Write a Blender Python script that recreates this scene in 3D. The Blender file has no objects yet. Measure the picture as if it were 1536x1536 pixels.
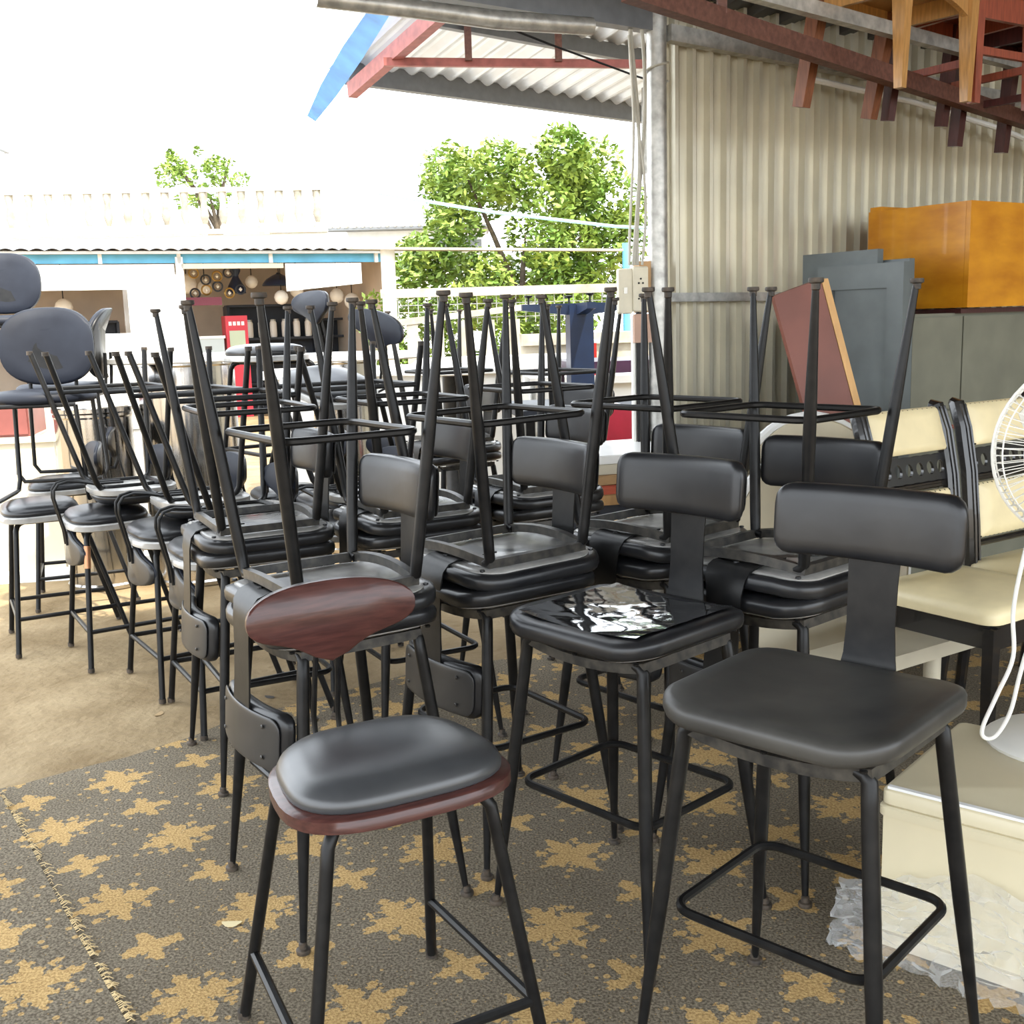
import bpy, math, random
from math import pi, sin, cos, radians as R
from mathutils import Vector, Matrix, Euler, noise
random.seed(7)
SC = bpy.context.scene
COL = SC.collection
# ------------------------------------------------------------------ camera, sky, sun, exposure
cd = bpy.data.cameras.new('camera'); cam = bpy.data.objects.new('camera', cd); COL.objects.link(cam)
cd.sensor_width = 36; cd.lens = 38.57; cd.clip_start = .05; cd.clip_end = 300
cam.matrix_world = Matrix.Translation((0, 0, 1.36)) @ Euler((R(90 - 9.84), 0, 0)).to_matrix().to_4x4() @ Matrix.Rotation(R(-1.735), 4, 'Z')
SC.camera = cam
w = bpy.data.worlds.new('sky'); SC.world = w; w.use_nodes = True
bg = w.node_tree.nodes['Background']; bg.inputs[0].default_value = (.88, .94, 1, 1); bg.inputs[1].default_value = 3.6
sd = bpy.data.lights.new('sun', 'SUN'); sd.energy = 6.5; sd.angle = R(1.2); sd.color = (1, .92, .78)
so = bpy.data.objects.new('sun', sd); COL.objects.link(so); so.location = (4, -8, 14)
EL = R(58); so.rotation_euler = Vector((-.546 * cos(EL), .838 * cos(EL), -sin(EL))).to_track_quat('-Z', 'Y').to_euler()
SC.view_settings.view_transform = 'Standard'; SC.view_settings.look = 'None'
SC.view_settings.exposure = 0.6; SC.view_settings.gamma = 1; SC.view_settings.use_curve_mapping = False

# ------------------------------------------------------------------ materials
def mat(name, col, rough=.5, metal=0., spec=.5, var=0., scale=20., bump=0., col2=None, stretch=None, coat=0., alpha=None):
    m = bpy.data.materials.new(name); m.use_nodes = True
    nt = m.node_tree; b = nt.nodes['Principled BSDF']; L = nt.links.new
    b.inputs['Base Color'].default_value = (*col, 1); b.inputs['Roughness'].default_value = rough
    b.inputs['Metallic'].default_value = metal; b.inputs['Specular IOR Level'].default_value = spec
    b.inputs['Coat Weight'].default_value = coat
    if alpha is not None: b.inputs['Alpha'].default_value = alpha
    if var or bump or col2:
        tc = nt.nodes.new('ShaderNodeTexCoord'); nz = nt.nodes.new('ShaderNodeTexNoise')
        nz.inputs['Scale'].default_value = scale; nz.inputs['Detail'].default_value = 5
        src = tc.outputs['Object']
        if stretch:
            mp = nt.nodes.new('ShaderNodeMapping'); mp.inputs['Scale'].default_value = stretch
            L(src, mp.inputs[0]); src = mp.outputs[0]
        L(src, nz.inputs['Vector'])
        c2 = col2 or tuple(min(1, c * (1 + var)) for c in col); c1 = col if col2 else tuple(c * (1 - var) for c in col)
        rp = nt.nodes.new('ShaderNodeValToRGB')
        rp.color_ramp.elements[0].position = .32; rp.color_ramp.elements[1].position = .68
        rp.color_ramp.elements[0].color = (*c1, 1); rp.color_ramp.elements[1].color = (*c2, 1)
        L(nz.outputs['Fac'], rp.inputs[0]); L(rp.outputs[0], b.inputs['Base Color'])
        if bump:
            bp = nt.nodes.new('ShaderNodeBump'); bp.inputs['Strength'].default_value = bump; bp.inputs['Distance'].default_value = .01
            L(nz.outputs['Fac'], bp.inputs['Height']); L(bp.outputs[0], b.inputs['Normal'])
    return m
LEATHER = mat('black_leather', (.0065, .007, .009), .32, 0, .42, 0, 9, .10, (.015, .015, .016))
MATTE = mat('matte_navy_leather', (.008, .010, .017), .55, 0, .25, 0, 9, .08, (.013, .016, .025))
GREYLEATHER = mat('sheened_grey_leather', (.030, .032, .036), .33, 0, .6, 0, 6, .06, (.055, .057, .060))  # dusty leather, lightened further: sky sheen put into the grey
LEATHER_WORN = mat('worn_black_leather', (.011, .011, .011), .43, 0, .45, 0, 5, .15, (.055, .052, .046))
BMETAL = mat('black_painted_steel', (.0045, .0045, .005), .37, .0, .24, 0, 30, .03, (.011, .0105, .010))
DUSTY = mat('dusty_steel_frame', (.016, .016, .016), .42, .1, .4, 0, 40, .05, (.06, .054, .045))
BOARD = mat('seat_board_glare', (.20, .195, .185), .26, 0, .55, 0, 12, .03, (.34, .33, .31))  # grey board lightened: white sky glare put into its colour
GREYPLATE = mat('grey_back_shell', (.020, .020, .021), .34, .1, .4, 0, 8, .03, (.036, .035, .034))
RUBBER = mat('worn_foot_cap', (.022, .019, .016), .6, 0, .4, 0, 60, .1, (.075, .055, .038))
MAHOG = mat('mahogany_wood', (.044, .017, .015), .30, 0, .36, 0, 10, .04, (.080, .030, .025), (1.5, 9, 14), .15)
PLASTIC = mat('glossy_plastic_wrap', (.012, .012, .014), .05, 0, .7, 0, 14, .12, (.02, .02, .02), coat=.6)
STEEL = mat('brushed_stainless', (.50, .49, .48), .14, 1, .5, .04, 2, 0, None, (8, 8, .3))
GALV = mat('galvanised_steel', (.42, .41, .38), .42, .55, .5, .25, 25, .05)
WALLM = mat('corrugated_wall_steel', (.62, .58, .46), .36, .4, .5, .10, 3, .02)
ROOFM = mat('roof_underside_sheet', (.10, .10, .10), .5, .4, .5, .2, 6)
AWNM = mat('zinc_awning_sheet', (.62, .63, .64), .4, .35, .5, .08, 4)
RUST = mat('rust_brown_steel', (.085, .034, .024), .55, .2, .4, 0, 50, .12, (.15, .065, .045))
REDOX = mat('red_oxide_steel', (.26, .075, .06), .55, .1, .4, .2, 20, .05)
PURLIN = mat('grey_purlin', (.15, .155, .16), .5, .3, .5, .1, 20)
BLUE = mat('blue_fascia_paint', (.12, .40, .60), .5, 0, .4, .15, 3)
BLUET = mat('blue_gutter_sheet', (.09, .32, .78), .35, 0, .5, .2, 6)
WHITE = mat('white_paint', (.78, .78, .76), .5, 0, .4, .05, 5)
WHITEP = mat('white_plastic', (.74, .72, .66), .38, 0, .5, .05, 9)
CREAMB = mat('cream_enamel', (.62, .55, .38), .35, 0, .5, .06, 4)
CREAML = mat('cream_leather', (.74, .63, .38), .42, 0, .5, .06, 9, .06)
BLKWOOD = mat('black_lacquer_wood', (.012, .011, .011), .22, 0, .5, .2, 10, 0, None, None, .4)
ORANGE = mat('amber_lacquer_board', (.42, .150, .004), .30, 0, .4, 0, 5, .06, (.62, .265, .012), (1, 1, 2.5), .2)
GREYCAB = mat('grey_cabinet_paint', (.16, .158, .118), .45, 0, .4, .12, 6)
GREYDOOR = mat('slate_grey_door_paint', (.105, .12, .12), .42, 0, .4, .12, 8)
REDBOARD = mat('red_brown_board', (.17, .055, .036), .5, 0, .4, .15, 4, .02)
PINE = mat('bare_pine_edge', (.50, .28, .10), .5, 0, .4, .2, 30, .03, None, (1, 1, .15))
OAKW = mat('light_oak_wood', (.42, .22, .07), .35, 0, .5, .2, 18, .03, None, (6, 6, .7), .2)
CHERRY = mat('cherry_wood', (.24, .055, .028), .35, 0, .5, .25, 16, .03, None, (6, 6, .7), .2)
OAK_SHADED = mat('shaded_oak_wood', (.17, .06, .025), .42, 0, .4, .25, 16, .03, None, (6, 6, .7))  # oak darkened: shade on the rear legs put into the colour
DARKRED = mat('dark_red_wood', (.055, .014, .013), .35, 0, .5, .25, 16, .02, None, (6, 6, .7), .2)
BOXTAN = mat('tan_box_wood', (.42, .25, .11), .55, 0, .4, .15, 12)
BEIGE = mat('beige_laminate', (.58, .52, .39), .45, 0, .4, .06, 6)
PLASTER = mat('beige_plaster', (.62, .52, .42), .8, 0, .3, .1, 2)  # even beige for the shop walls and ceiling
CONC = mat('weathered_concrete', (.34, .31, .25), .85, 0, .3, .3, 5, .2)
LEAF = mat('green_leaf', (.10, .19, .03), .5, 0, .3, 0, 1.6, 0, (.26, .33, .06))
BARK = mat('tree_bark', (.10, .075, .05), .85, 0, .3, .3, 12, .3)
NAVY = mat('navy_table_paint', (.007, .016, .045), .3, 0, .5, .15, 10)
PURPLE = mat('dark_purple_vinyl', (.035, .012, .035), .35, 0, .5, .2, 10)
REDV = mat('crimson_upholstery', (.42, .012, .04), .5, 0, .4, .1, 10)
REDORANGE = mat('red_orange_board', (.5, .08, .03), .5, 0, .4, .15, 8)
BROWNCAB = mat('red_brown_cabinet', (.20, .06, .05), .45, 0, .4, .15, 7)
TABLEW = mat('white_table_top', (.80, .79, .76), .28, 0, .5, .04, 5)
CABLEM = mat('grey_cable_sheath', (.42, .40, .34), .5, 0, .4, .1, 20)
OUTLET = mat('outlet_plastic', (.55, .50, .38), .45, 0, .4, .06, 20)
HOLE = mat('socket_hole', (.01, .01, .01), .7)
GLOBE = mat('milk_glass_shade', (.80, .76, .70), .3, 0, .5)
SHOPDARK = mat('dark_shelf', (.02, .024, .035), .5, 0, .4, .2, 6)
COPPER = mat('copper_wrap', (.42, .20, .10), .4, .6, .5, .2, 20)
LAMPY = mat('brass_metal', (.35, .22, .07), .35, .8, .5, .1, 20)
CLEAR = mat('clear_plastic_film', (.86, .87, .86), .16, 0, .6, 0, 30, .5, (.92, .92, .9))

def film(m):
    nt = m.node_tree; b = nt.nodes['Principled BSDF']; L = nt.links.new
    tr = nt.nodes.new('ShaderNodeBsdfTransparent'); tr.inputs[0].default_value = (.97, .97, .97, 1)
    lw = nt.nodes.new('ShaderNodeLayerWeight'); lw.inputs[0].default_value = .35
    mr = nt.nodes.new('ShaderNodeMapRange'); mr.inputs['To Min'].default_value = .10; mr.inputs['To Max'].default_value = .75
    mx = nt.nodes.new('ShaderNodeMixShader'); out = [n for n in nt.nodes if n.type == 'OUTPUT_MATERIAL'][0]
    L(lw.outputs['Facing'], mr.inputs['Value']); L(mr.outputs[0], mx.inputs[0]); L(tr.outputs[0], mx.inputs[1]); L(b.outputs[0], mx.inputs[2]); L(mx.outputs[0], out.inputs['Surface'])
film(CLEAR)
def carpet_mat():
    m = bpy.data.materials.new('star_carpet'); m.use_nodes = True
    nt = m.node_tree; N = nt.nodes.new; L = nt.links.new; b = nt.nodes['Principled BSDF']
    def M(op, a, b2=None, c=None):
        n = N('ShaderNodeMath'); n.operation = op
        for i, v in enumerate((a, b2, c)):
            if v is None: continue
            if isinstance(v, (int, float)): n.inputs[i].default_value = v
            else: L(v, n.inputs[i])
        return n.outputs[0]
    tc = N('ShaderNodeTexCoord')
    def noise_(scale, detail=3):
        n = N('ShaderNodeTexNoise'); n.inputs['Scale'].default_value = scale; n.inputs['Detail'].default_value = detail
        L(tc.outputs['Object'], n.inputs['Vector']); return n
    nz = noise_(55, 4)
    vm = N('ShaderNodeVectorMath'); vm.operation = 'MULTIPLY_ADD'
    L(nz.outputs['Color'], vm.inputs[0]); vm.inputs[1].default_value = (.052, .052, 0); L(tc.outputs['Object'], vm.inputs[2])
    sp = N('ShaderNodeSeparateXYZ'); L(vm.outputs[0], sp.inputs[0])
    x, y = sp.outputs[0], sp.outputs[1]
    ca, sa = cos(R(-9)), sin(R(-9)); A, B = .36, .343
    def lattice(ox, oy):
        dx = M('SUBTRACT', x, ox + .026); dy = M('SUBTRACT', y, oy + .026)
        u = M('ADD', M('MULTIPLY', dx, ca / A), M('MULTIPLY', dy, sa / A))
        v = M('ADD', M('MULTIPLY', dx, -sa / B), M('MULTIPLY', dy, ca / B))
        fu = M('MULTIPLY', M('SUBTRACT', M('FRACT', M('ADD', u, 1000.5)), .5), A)
        fv = M('MULTIPLY', M('SUBTRACT', M('FRACT', M('ADD', v, 1000.5)), .5), B)
        r = M('SQRT', M('ADD', M('MULTIPLY', fu, fu), M('MULTIPLY', fv, fv)))
        return fu, fv, r, M('ARCTAN2', fv, fu)
    fu, fv, r, th = lattice(-.993, 2.469)
    c4 = M('MULTIPLY', M('COSINE', M('MULTIPLY', th, 4)), -1)
    rad = M('ADD', M('ADD', .070, M('MULTIPLY', c4, .024)), M('MULTIPLY', M('COSINE', M('MULTIPLY', th, 12)), -.014))
    big = M('LESS_THAN', r, rad)
    au, av = M('ABSOLUTE', fu), M('ABSOLUTE', fv)
    def dot(ax, ay):
        return M('LESS_THAN', M('ADD', M('POWER', M('SUBTRACT', au, ax), 2), M('POWER', M('SUBTRACT', av, ay), 2)), .013 ** 2)
    big = M('MAXIMUM', big, M('MAXIMUM', dot(.082, 0), dot(0, .082)))
    o2x = -.993 + .5 * (A * ca - B * sa * 1) ; o2y = 2.469 + .5 * (A * sa + B * ca)
    fu2, fv2, r2, th2 = lattice(o2x, o2y)
    rad2 = M('ADD', .048, M('MULTIPLY', M('COSINE', M('MULTIPLY', th2, 4)), -.021))
    small = M('LESS_THAN', r2, rad2)
    vo = N('ShaderNodeTexVoronoi'); vo.inputs['Scale'].default_value = 24; vo.inputs['Randomness'].default_value = .75
    L(tc.outputs['Object'], vo.inputs['Vector'])
    vo2 = N('ShaderNodeTexVoronoi'); vo2.inputs['Scale'].default_value = 70; L(tc.outputs['Object'], vo2.inputs['Vector'])
    dots = M('MAXIMUM', M('MULTIPLY', M('LESS_THAN', vo.outputs['Distance'], .19), .9), M('MULTIPLY', M('LESS_THAN', vo2.outputs['Distance'], .13), .6))
    star = M('MAXIMUM', M('MAXIMUM', big, small), dots)
    n2 = noise_(160, 2); n3 = noise_(2.2, 3)
    def ramp(src, c1, c2, p=(.35, .65)):
        rp = N('ShaderNodeValToRGB'); rp.color_ramp.elements[0].position, rp.color_ramp.elements[1].position = p
        rp.color_ramp.elements[0].color = (*c1, 1); rp.color_ramp.elements[1].color = (*c2, 1); L(src, rp.inputs[0]); return rp.outputs[0]
    dark = ramp(n2.outputs['Fac'], (.092, .076, .054), (.24, .203, .150))
    tan = ramp(n2.outputs['Fac'], (.33, .21, .085), (.56, .385, .17))
    mx = N('ShaderNodeMix'); mx.data_type = 'RGBA'; L(star, mx.inputs['Factor']); L(dark, mx.inputs['A']); L(tan, mx.inputs['B'])
    mx2 = N('ShaderNodeMix'); mx2.data_type = 'RGBA'; mx2.blend_type = 'MULTIPLY'; mx2.inputs['Factor'].default_value = .6
    L(mx.outputs['Result'], mx2.inputs['A']); L(ramp(n3.outputs['Fac'], (.72, .70, .66), (1, 1, 1)), mx2.inputs['B'])
    L(mx2.outputs['Result'], b.inputs['Base Color']); b.inputs['Roughness'].default_value = .95; b.inputs['Specular IOR Level'].default_value = .15
    bp = N('ShaderNodeBump'); bp.inputs['Strength'].default_value = .5; bp.inputs['Distance'].default_value = .006
    L(n2.outputs['Fac'], bp.inputs['Height']); L(bp.outputs[0], b.inputs['Normal'])
    return m
CARPET = carpet_mat()
def floor_mat():
    m = mat('dusty_concrete_floor', (.19, .132, .066), .9, 0, .25, 0, 3.2, 0, (.30, .225, .128))
    nt = m.node_tree; L = nt.links.new; b = nt.nodes['Principled BSDF']
    tc = nt.nodes.new('ShaderNodeTexCoord'); nz = nt.nodes.new('ShaderNodeTexNoise'); nz.inputs['Scale'].default_value = 22; nz.inputs['Detail'].default_value = 8
    L(tc.outputs['Object'], nz.inputs['Vector'])
    bp = nt.nodes.new('ShaderNodeBump'); bp.inputs['Strength'].default_value = .6; bp.inputs['Distance'].default_value = .02
    L(nz.outputs['Fac'], bp.inputs['Height']); L(bp.outputs[0], b.inputs['Normal'])
    return m
FLOORM = floor_mat()

# ------------------------------------------------------------------ mesh helpers
def V(*a): return Vector(a)
def curve(pts, n=6):     # Catmull-Rom through the points
    P = [Vector(p) for p in pts]; P = [P[0] * 2 - P[1]] + P + [P[-1] * 2 - P[-2]]; out = []
    for i in range(1, len(P) - 2):
        a, b, c, d = P[i - 1:i + 3]
        for k in range(n):
            t = k / n; out.append(.5 * ((2 * b) + (c - a) * t + (2 * a - 5 * b + 4 * c - d) * t * t + (3 * b - a - 3 * c + d) * t ** 3))
    return out + [P[-2]]
class MB:
    def __init__(s): s.v = []; s.f = []
    def add(s, vs, fs):
        o = len(s.v); s.v += [tuple(p) for p in vs]; s.f += [tuple(i + o for i in f) for f in fs]; return s
    def box(s, c, d, rot=None):
        c = Vector(c); hx, hy, hz = d[0] / 2, d[1] / 2, d[2] / 2
        vs = [Vector((x, y, z)) for x in (-hx, hx) for y in (-hy, hy) for z in (-hz, hz)]
        if rot is not None: vs = [rot @ p for p in vs]
        return s.add([p + c for p in vs], [(0, 1, 3, 2), (4, 6, 7, 5), (0, 4, 5, 1), (2, 3, 7, 6), (0, 2, 6, 4), (1, 5, 7, 3)])
    def hexa(s, a, b):          # two quads -> solid
        vs = list(a) + list(b)
        return s.add(vs, [(3, 2, 1, 0), (4, 5, 6, 7)] + [(i, (i + 1) % 4, (i + 1) % 4 + 4, i + 4) for i in range(4)])
    def bar(s, a, b, wd, ht, up=(0, 0, 1)):
        a, b = Vector(a), Vector(b); t = (b - a).normalized(); r = t.cross(Vector(up)).normalized(); u = r.cross(t)
        q = lambda p: [p + r * (wd / 2 * i) + u * (ht / 2 * j) for i, j in ((-1, -1), (1, -1), (1, 1), (-1, 1))]
        return s.hexa(q(a), q(b))
    def tube(s, pts, r, n=10, closed=False, flat=None):
        P = [Vector(p) for p in pts]; m = len(P)
        rr = r if isinstance(r, (list, tuple)) else [r] * m
        T = []
        for i in range(m):
            a = P[(i - 1) % m] if (closed or i) else P[i]; b = P[(i + 1) % m] if (closed or i < m - 1) else P[i]
            T.append((b - a).normalized())
        ref = Vector((0, 0, 1)) if abs(T[0].z) < .9 else Vector((1, 0, 0))
        nrm = (ref - T[0] * ref.dot(T[0])).normalized(); vs = []
        for i in range(m):
            if i: nrm = (nrm - T[i] * nrm.dot(T[i])).normalized()
            bn = T[i].cross(nrm)
            for k in range(n):
                a = 2 * pi * (k + .5) / n
                vs.append(P[i] + nrm * (cos(a) * rr[i] * (flat or 1)) + bn * (sin(a) * rr[i]))
        fs = []
        for i in range(m if closed else m - 1):
            j = (i + 1) % m
            for k in range(n): fs.append((i * n + k, i * n + (k + 1) % n, j * n + (k + 1) % n, j * n + k))
        if not closed: fs += [tuple(range(n))[::-1], tuple((m - 1) * n + k for k in range(n))]
        return s.add(vs, fs)
    def loft(s, rings, cap=True):
        n = len(rings[0]); vs = [p for r in rings for p in r]; fs = []
        for i in range(len(rings) - 1):
            for k in range(n): fs.append((i * n + k, i * n + (k + 1) % n, (i + 1) * n + (k + 1) % n, (i + 1) * n + k))
        if cap: fs += [tuple(range(n))[::-1], tuple((len(rings) - 1) * n + k for k in range(n))]
        return s.add(vs, fs)
    def lathe(s, prof, n=20, c=(0, 0, 0)):
        return s.loft([[(c[0] + r * cos(2 * pi * k / n), c[1] + r * sin(2 * pi * k / n), c[2] + z) for k in range(n)] for r, z in prof])
    def strip(s, pts, wdir, widths, th):   # bent sheet: centre line, width direction
        P = [Vector(p) for p in pts]; wd = Vector(wdir).normalized(); m = len(P); rings = []
        for i in range(m):
            t = (P[min(i + 1, m - 1)] - P[max(i - 1, 0)]).normalized(); nn = t.cross(wd).normalized(); h = widths[i] / 2
            rings.append([P[i] + wd * a * h + nn * b * th / 2 for a, b in ((-1, -1), (1, -1), (1, 1), (-1, 1))])
        return s.loft(rings)
    def mesh(s, name, m, smooth=True, ang=40):
        me = bpy.data.meshes.new(name); me.from_pydata(s.v, [], s.f); me.update()
        me.materials.append(m)
        if smooth:
            me.polygons.foreach_set('use_smooth', [True] * len(me.polygons)); me.set_sharp_from_angle(angle=R(ang))
        return me
    def build(s, name, m, parent=None, loc=(0, 0, 0), rot=(0, 0, 0), smooth=True, ang=40, label=None, kind=None):
        o = bpy.data.objects.new(name, s.mesh(name, m, smooth, ang)); COL.objects.link(o)
        o.parent = parent; o.location = loc; o.rotation_euler = rot
        if label: o['label'] = label
        if kind: o['kind'] = kind
        return o
def rrect(wd, dp, r, n=5, cx=0, cy=0, ex=0):
    out = []
    for qx, qy, a0 in ((1, -1, -90), (1, 1, 0), (-1, 1, 90), (-1, -1, 180)):
        for k in range(n + 1):
            a = R(a0 + 90 * k / n); out.append((cx + qx * (wd / 2 - r) + r * cos(a), cy + qy * (dp / 2 - r) + r * sin(a)))
    return out
def slab(outl, prof, warp=None, flip=False):   # outline in xy, profile [(scale, z)]
    cx = sum(p[0] for p in outl) / len(outl); cy = sum(p[1] for p in outl) / len(outl); rings = []
    for k, z in prof:
        ring = []
        for px, py in outl:
            x, y = cx + (px - cx) * k, cy + (py - cy) * k
            ring.append((x, y, z + (warp(x, y) if warp else 0)))
        rings.append(ring)
    return MB().loft(rings)
def pad(wd, dp, r, prof, cy=0):   # cushion: rings inset evenly, [(inset, z)]
    rings = [[(x, y, z) for x, y in rrect(wd - 2 * i, dp - 2 * i, max(r - i, .002), 6, 0, cy)] for i, z in prof]
    return MB().loft(rings + [[(x * k, cy + (y - cy) * k, z) for x, y, z in rings[-1]] for k in (.75, .5, .25, .02)])
def thing(name, label, cat, loc=(0, 0, 0), rz=0, group=None, rot=None):
    o = bpy.data.objects.new(name, None); COL.objects.link(o); o.location = loc; o.rotation_euler = rot or (0, 0, rz)
    o.empty_display_size = .1; tag(o, label, cat, group); return o
def tag(o, label, cat, group=None):
    o['label'] = label; o['category'] = cat
    if group: o['group'] = group
    return o
def kids(o): return KID.get(o.name, [])
KID = {}
def children(o): return [c for c in COL.objects if c.parent == o]
def snapshot(root):
    return [(c, [(d, children(d)) for d in []]) for c in children(root)]
class Proto:      # a finished thing that can be copied part by part
    def __init__(s, root):
        s.root = root; s.tree = [(c, children(c)) for c in children(root)]; s.used = False
    def put(s, label, loc, rz=0, rot=None, cat=None, group=None, name=None):
        if not s.used:
            s.used = True; r = s.root
        else:
            r = s.root.copy(); COL.objects.link(r)
            for c, sub in s.tree:
                k = c.copy(); COL.objects.link(k); k.parent = r
                for d in sub:
                    e = d.copy(); COL.objects.link(e); e.parent = k
        r.location = loc; r.rotation_euler = rot or (0, 0, rz); r['label'] = label
        if cat: r['category'] = cat
        if group: r['group'] = group
        return r
def struct(o): o['kind'] = 'structure'; return o

# ------------------------------------------------------------------ frame of the corrugated wall
W0 = V(.676, 4.87, 0); WD = V(.838, .546, 0).normalized(); WN = V(.546, -.838, 0).normalized()
WYAW = math.atan2(WD.y, WD.x)
def W(s, off, z): return W0 + WD * s + WN * off + V(0, 0, z)

# ================================================================== SETTING
# floor and ground
b = MB(); b.box((0, 20, -.105), (90, 90, .2))
struct(b.build('floor', FLOORM, smooth=False))
# carpet pieces
def carpet(poly, z0, z1, name, label):
    n = len(poly); mb = MB()
    mb.add([(x, y, z0) for x, y in poly] + [(x, y, z1) for x, y in poly], [tuple(range(n))[::-1], tuple(range(n, 2 * n))] + [(i, (i + 1) % n, (i + 1) % n + n, i + n) for i in range(n)])
    o = mb.build(name, CARPET, smooth=False); return tag(o, label, 'carpet')
edge = [(-1.593, 3.174), (-1.545, 3.20), (-1.496, 3.236), (-1.42, 3.29), (-1.349, 3.345), (-1.27, 3.40), (-1.196, 3.474), (-1.11, 3.56), (-1.036, 3.676)]
edge = [(x + random.uniform(-.008, .008), y + random.uniform(-.008, .008)) for x, y in edge]
carpet([(-.25, 1.05), (3.2, 1.05), (3.2, 5.6), (W(0.6, .03, 0).x, W(.6, .03, 0).y), (.45, 4.55), (-.45, 4.15)] + edge[::-1] + [(-1.56, 3.109), (-1.34, 2.776), (-1.108, 2.424), (-.934, 2.17), (-.814, 1.99)], -.004, 0, 'carpet', 'dark star patterned carpet under the stools, its torn end on concrete')
carpet([(-2.4, .9), (-.26, 1.06), (-.80, 1.99), (-.925, 2.172), (-1.10, 2.428), (-1.335, 2.782), (-1.575, 3.13), (-2.5, 2.5)], -.003, .005, 'carpet', 'strip of the same carpet overlapping at lower left, frayed edge')
# frayed threads along the seam
fr = MB()
for i in range(190):
    t = random.random(); sx = [-1.575, -1.335, -1.10, -.925, -.80]; sy = [3.13, 2.782, 2.428, 2.172, 1.99]
    k = min(3, int(t * 4)); q = t * 4 - k; x = sx[k] + (sx[k + 1] - sx[k]) * q; y = sy[k] + (sy[k + 1] - sy[k]) * q
    a = random.uniform(-.4, .9); l = random.uniform(.008, .028)
    fr.tube([(x, y, .004), (x + l * .6 * cos(a), y + l * .6 * sin(a), .009), (x + l * cos(a), y + l * sin(a), .003)], .0011, 4)
fo = fr.build('fringe', mat('loose_jute_thread', (.55, .42, .22), .9)); tag(fo, 'loose jute threads along the seam of the two carpets', 'threads'); fo['kind'] = 'stuff'

# corrugated wall
def corrug(n, pitch, prof, fn, name, m, parent=None):
    """prof: (t, depth) within one pitch; fn(t, d) -> (bottom, top)"""
    lo, hi = [], []
    for i in range(n):
        for t, d in prof:
            a, c = fn((i + t) * pitch, d); lo.append(a); hi.append(c)
    k = len(lo); mb = MB(); mb.add(lo + hi, [(i, i + 1, i + 1 + k, i + k) for i in range(k - 1)])
    return mb.build(name, m, parent, smooth=False)
prof = ((0, 0), (.34, 0), (.40, .032), (.60, .032), (.67, 0), (.86, 0), (.88, .005), (.90, 0))
wr = struct(corrug(62, .1, prof, lambda t, d: (W(t + .02, d, 0), W(t + .02, d, 2.95)), 'wall_right', WALLM))
gd = lambda s0, s1, o, z0, z1, h, dp: MB().bar(W(s0, o, z0), W(s1, o, z1), dp, h)
struct(gd(0, 6.2, .055, 2.52, 2.33, .065, .05).build('trim_1', GALV, smooth=False))
struct(gd(0, 6.2, .05, 1.443, 1.40, .038, .045).build('trim_2', GALV, smooth=False))
struct(MB().add([W(5.6, -.1, 0), W(5.6, 7.2, 0), W(5.6, 7.2, 3.8), W(5.6, -.1, 3.0)], [(0, 1, 2, 3)]).build('wall_unseen', GREYCAB, smooth=False))  # unseen end wall, added to cut the sky light inside
# roof over the store, rising from the eave
rl = lambda t, d: (W(-6 + t, -.12, 2.66 - d), W(-6 + t, 7.2, 3.75 - d))
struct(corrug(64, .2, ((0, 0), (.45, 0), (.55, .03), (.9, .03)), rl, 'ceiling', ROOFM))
struct(MB().bar(W(-6, .02, 2.575), W(0.0, .02, 2.575), .06, .10).build('trim_3', PURLIN, smooth=False))
struct(MB().bar(W(-6, .75, 2.70), W(6, .75, 2.70), .06, .09).build('trim_4', RUST, smooth=False))
# corner post
post = thing('corner_post', 'round galvanised steel post at the end of the corrugated wall', 'post', W(-.04, .03, 0))
MB().tube([(0, 0, 0), (0, 0, 2.66)], .042, 16).build('pipe', GALV, post)
MB().box((-.075, .0, .70), (.042, .05, 1.40)).build('side_channel', BMETAL, post, smooth=False)
MB().tube([(-.108, 0, 0), (-.108, 0, 1.37)], .012, 8).build('white_conduit', WHITEP, post)
MB().tube([(.05 * cos(a), .05 * sin(a), 2.33 + .012 * a) for a in [i * .35 for i in range(20)]], .005, 6).build('tie_wire', CABLEM, post)
# cables beside the post
for i, (dx, wob, zt) in enumerate(((-.075, .02, 2.62), (-.10, -.018, 2.60), (-.088, .03, 2.62), (-.118, .012, 2.5))):
    pts = [post.location + V(dx + wob * sin(t * 5 + i * 2), -.05 - .006 * i, zt - (zt - 1.58) * t) for t in [k / 14 for k in range(15)]]
    c = MB().tube(pts, .008 if i < 2 else .006, 7).build('cable', CABLEM)
    tag(c, ('thick grey cable hanging nearest the corner post', 'thick grey cable second out from the corner post', 'thin grey cable twisting down beside the post', 'thin grey cable hanging farthest from the corner post')[i], 'cable', 'cables beside the corner post')
# outlet box
ob = thing('outlet_box', 'beige double socket box with switch on the corner post', 'socket', (.548, 4.80, 1.375), R(10))
MB().box((.062, .03, .115), (.075, .09, .215)).build('wooden_block', BOXTAN, ob, smooth=False)
slab(rrect(.062, .19, .008), [(.96, 0), (1, .006), (1, .03), (.95, .036)]).build('switch_plate', OUTLET, ob, (-.045, -.005, .098), (pi / 2, 0, 0))
MB().box((-.046, -.046, .10), (.012, .014, .026)).build('rocker', WHITEP, ob, smooth=False)
slab(rrect(.068, .19, .008), [(.96, 0), (1, .006), (1, .034), (.95, .04)]).build('socket_plate', OUTLET, ob, (.02, -.01, .105), (pi / 2, 0, 0))
for zz in (.13, .065):
    for hx, hz in ((0, .018), (-.009, 0), (.009, 0)):
        MB().lathe([(.0042, 0), (.0042, .003)], 8).build('socket_hole', HOLE, ob, (.02 + hx, -.0495, zz + hz), (pi / 2, 0, 0))
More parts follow.
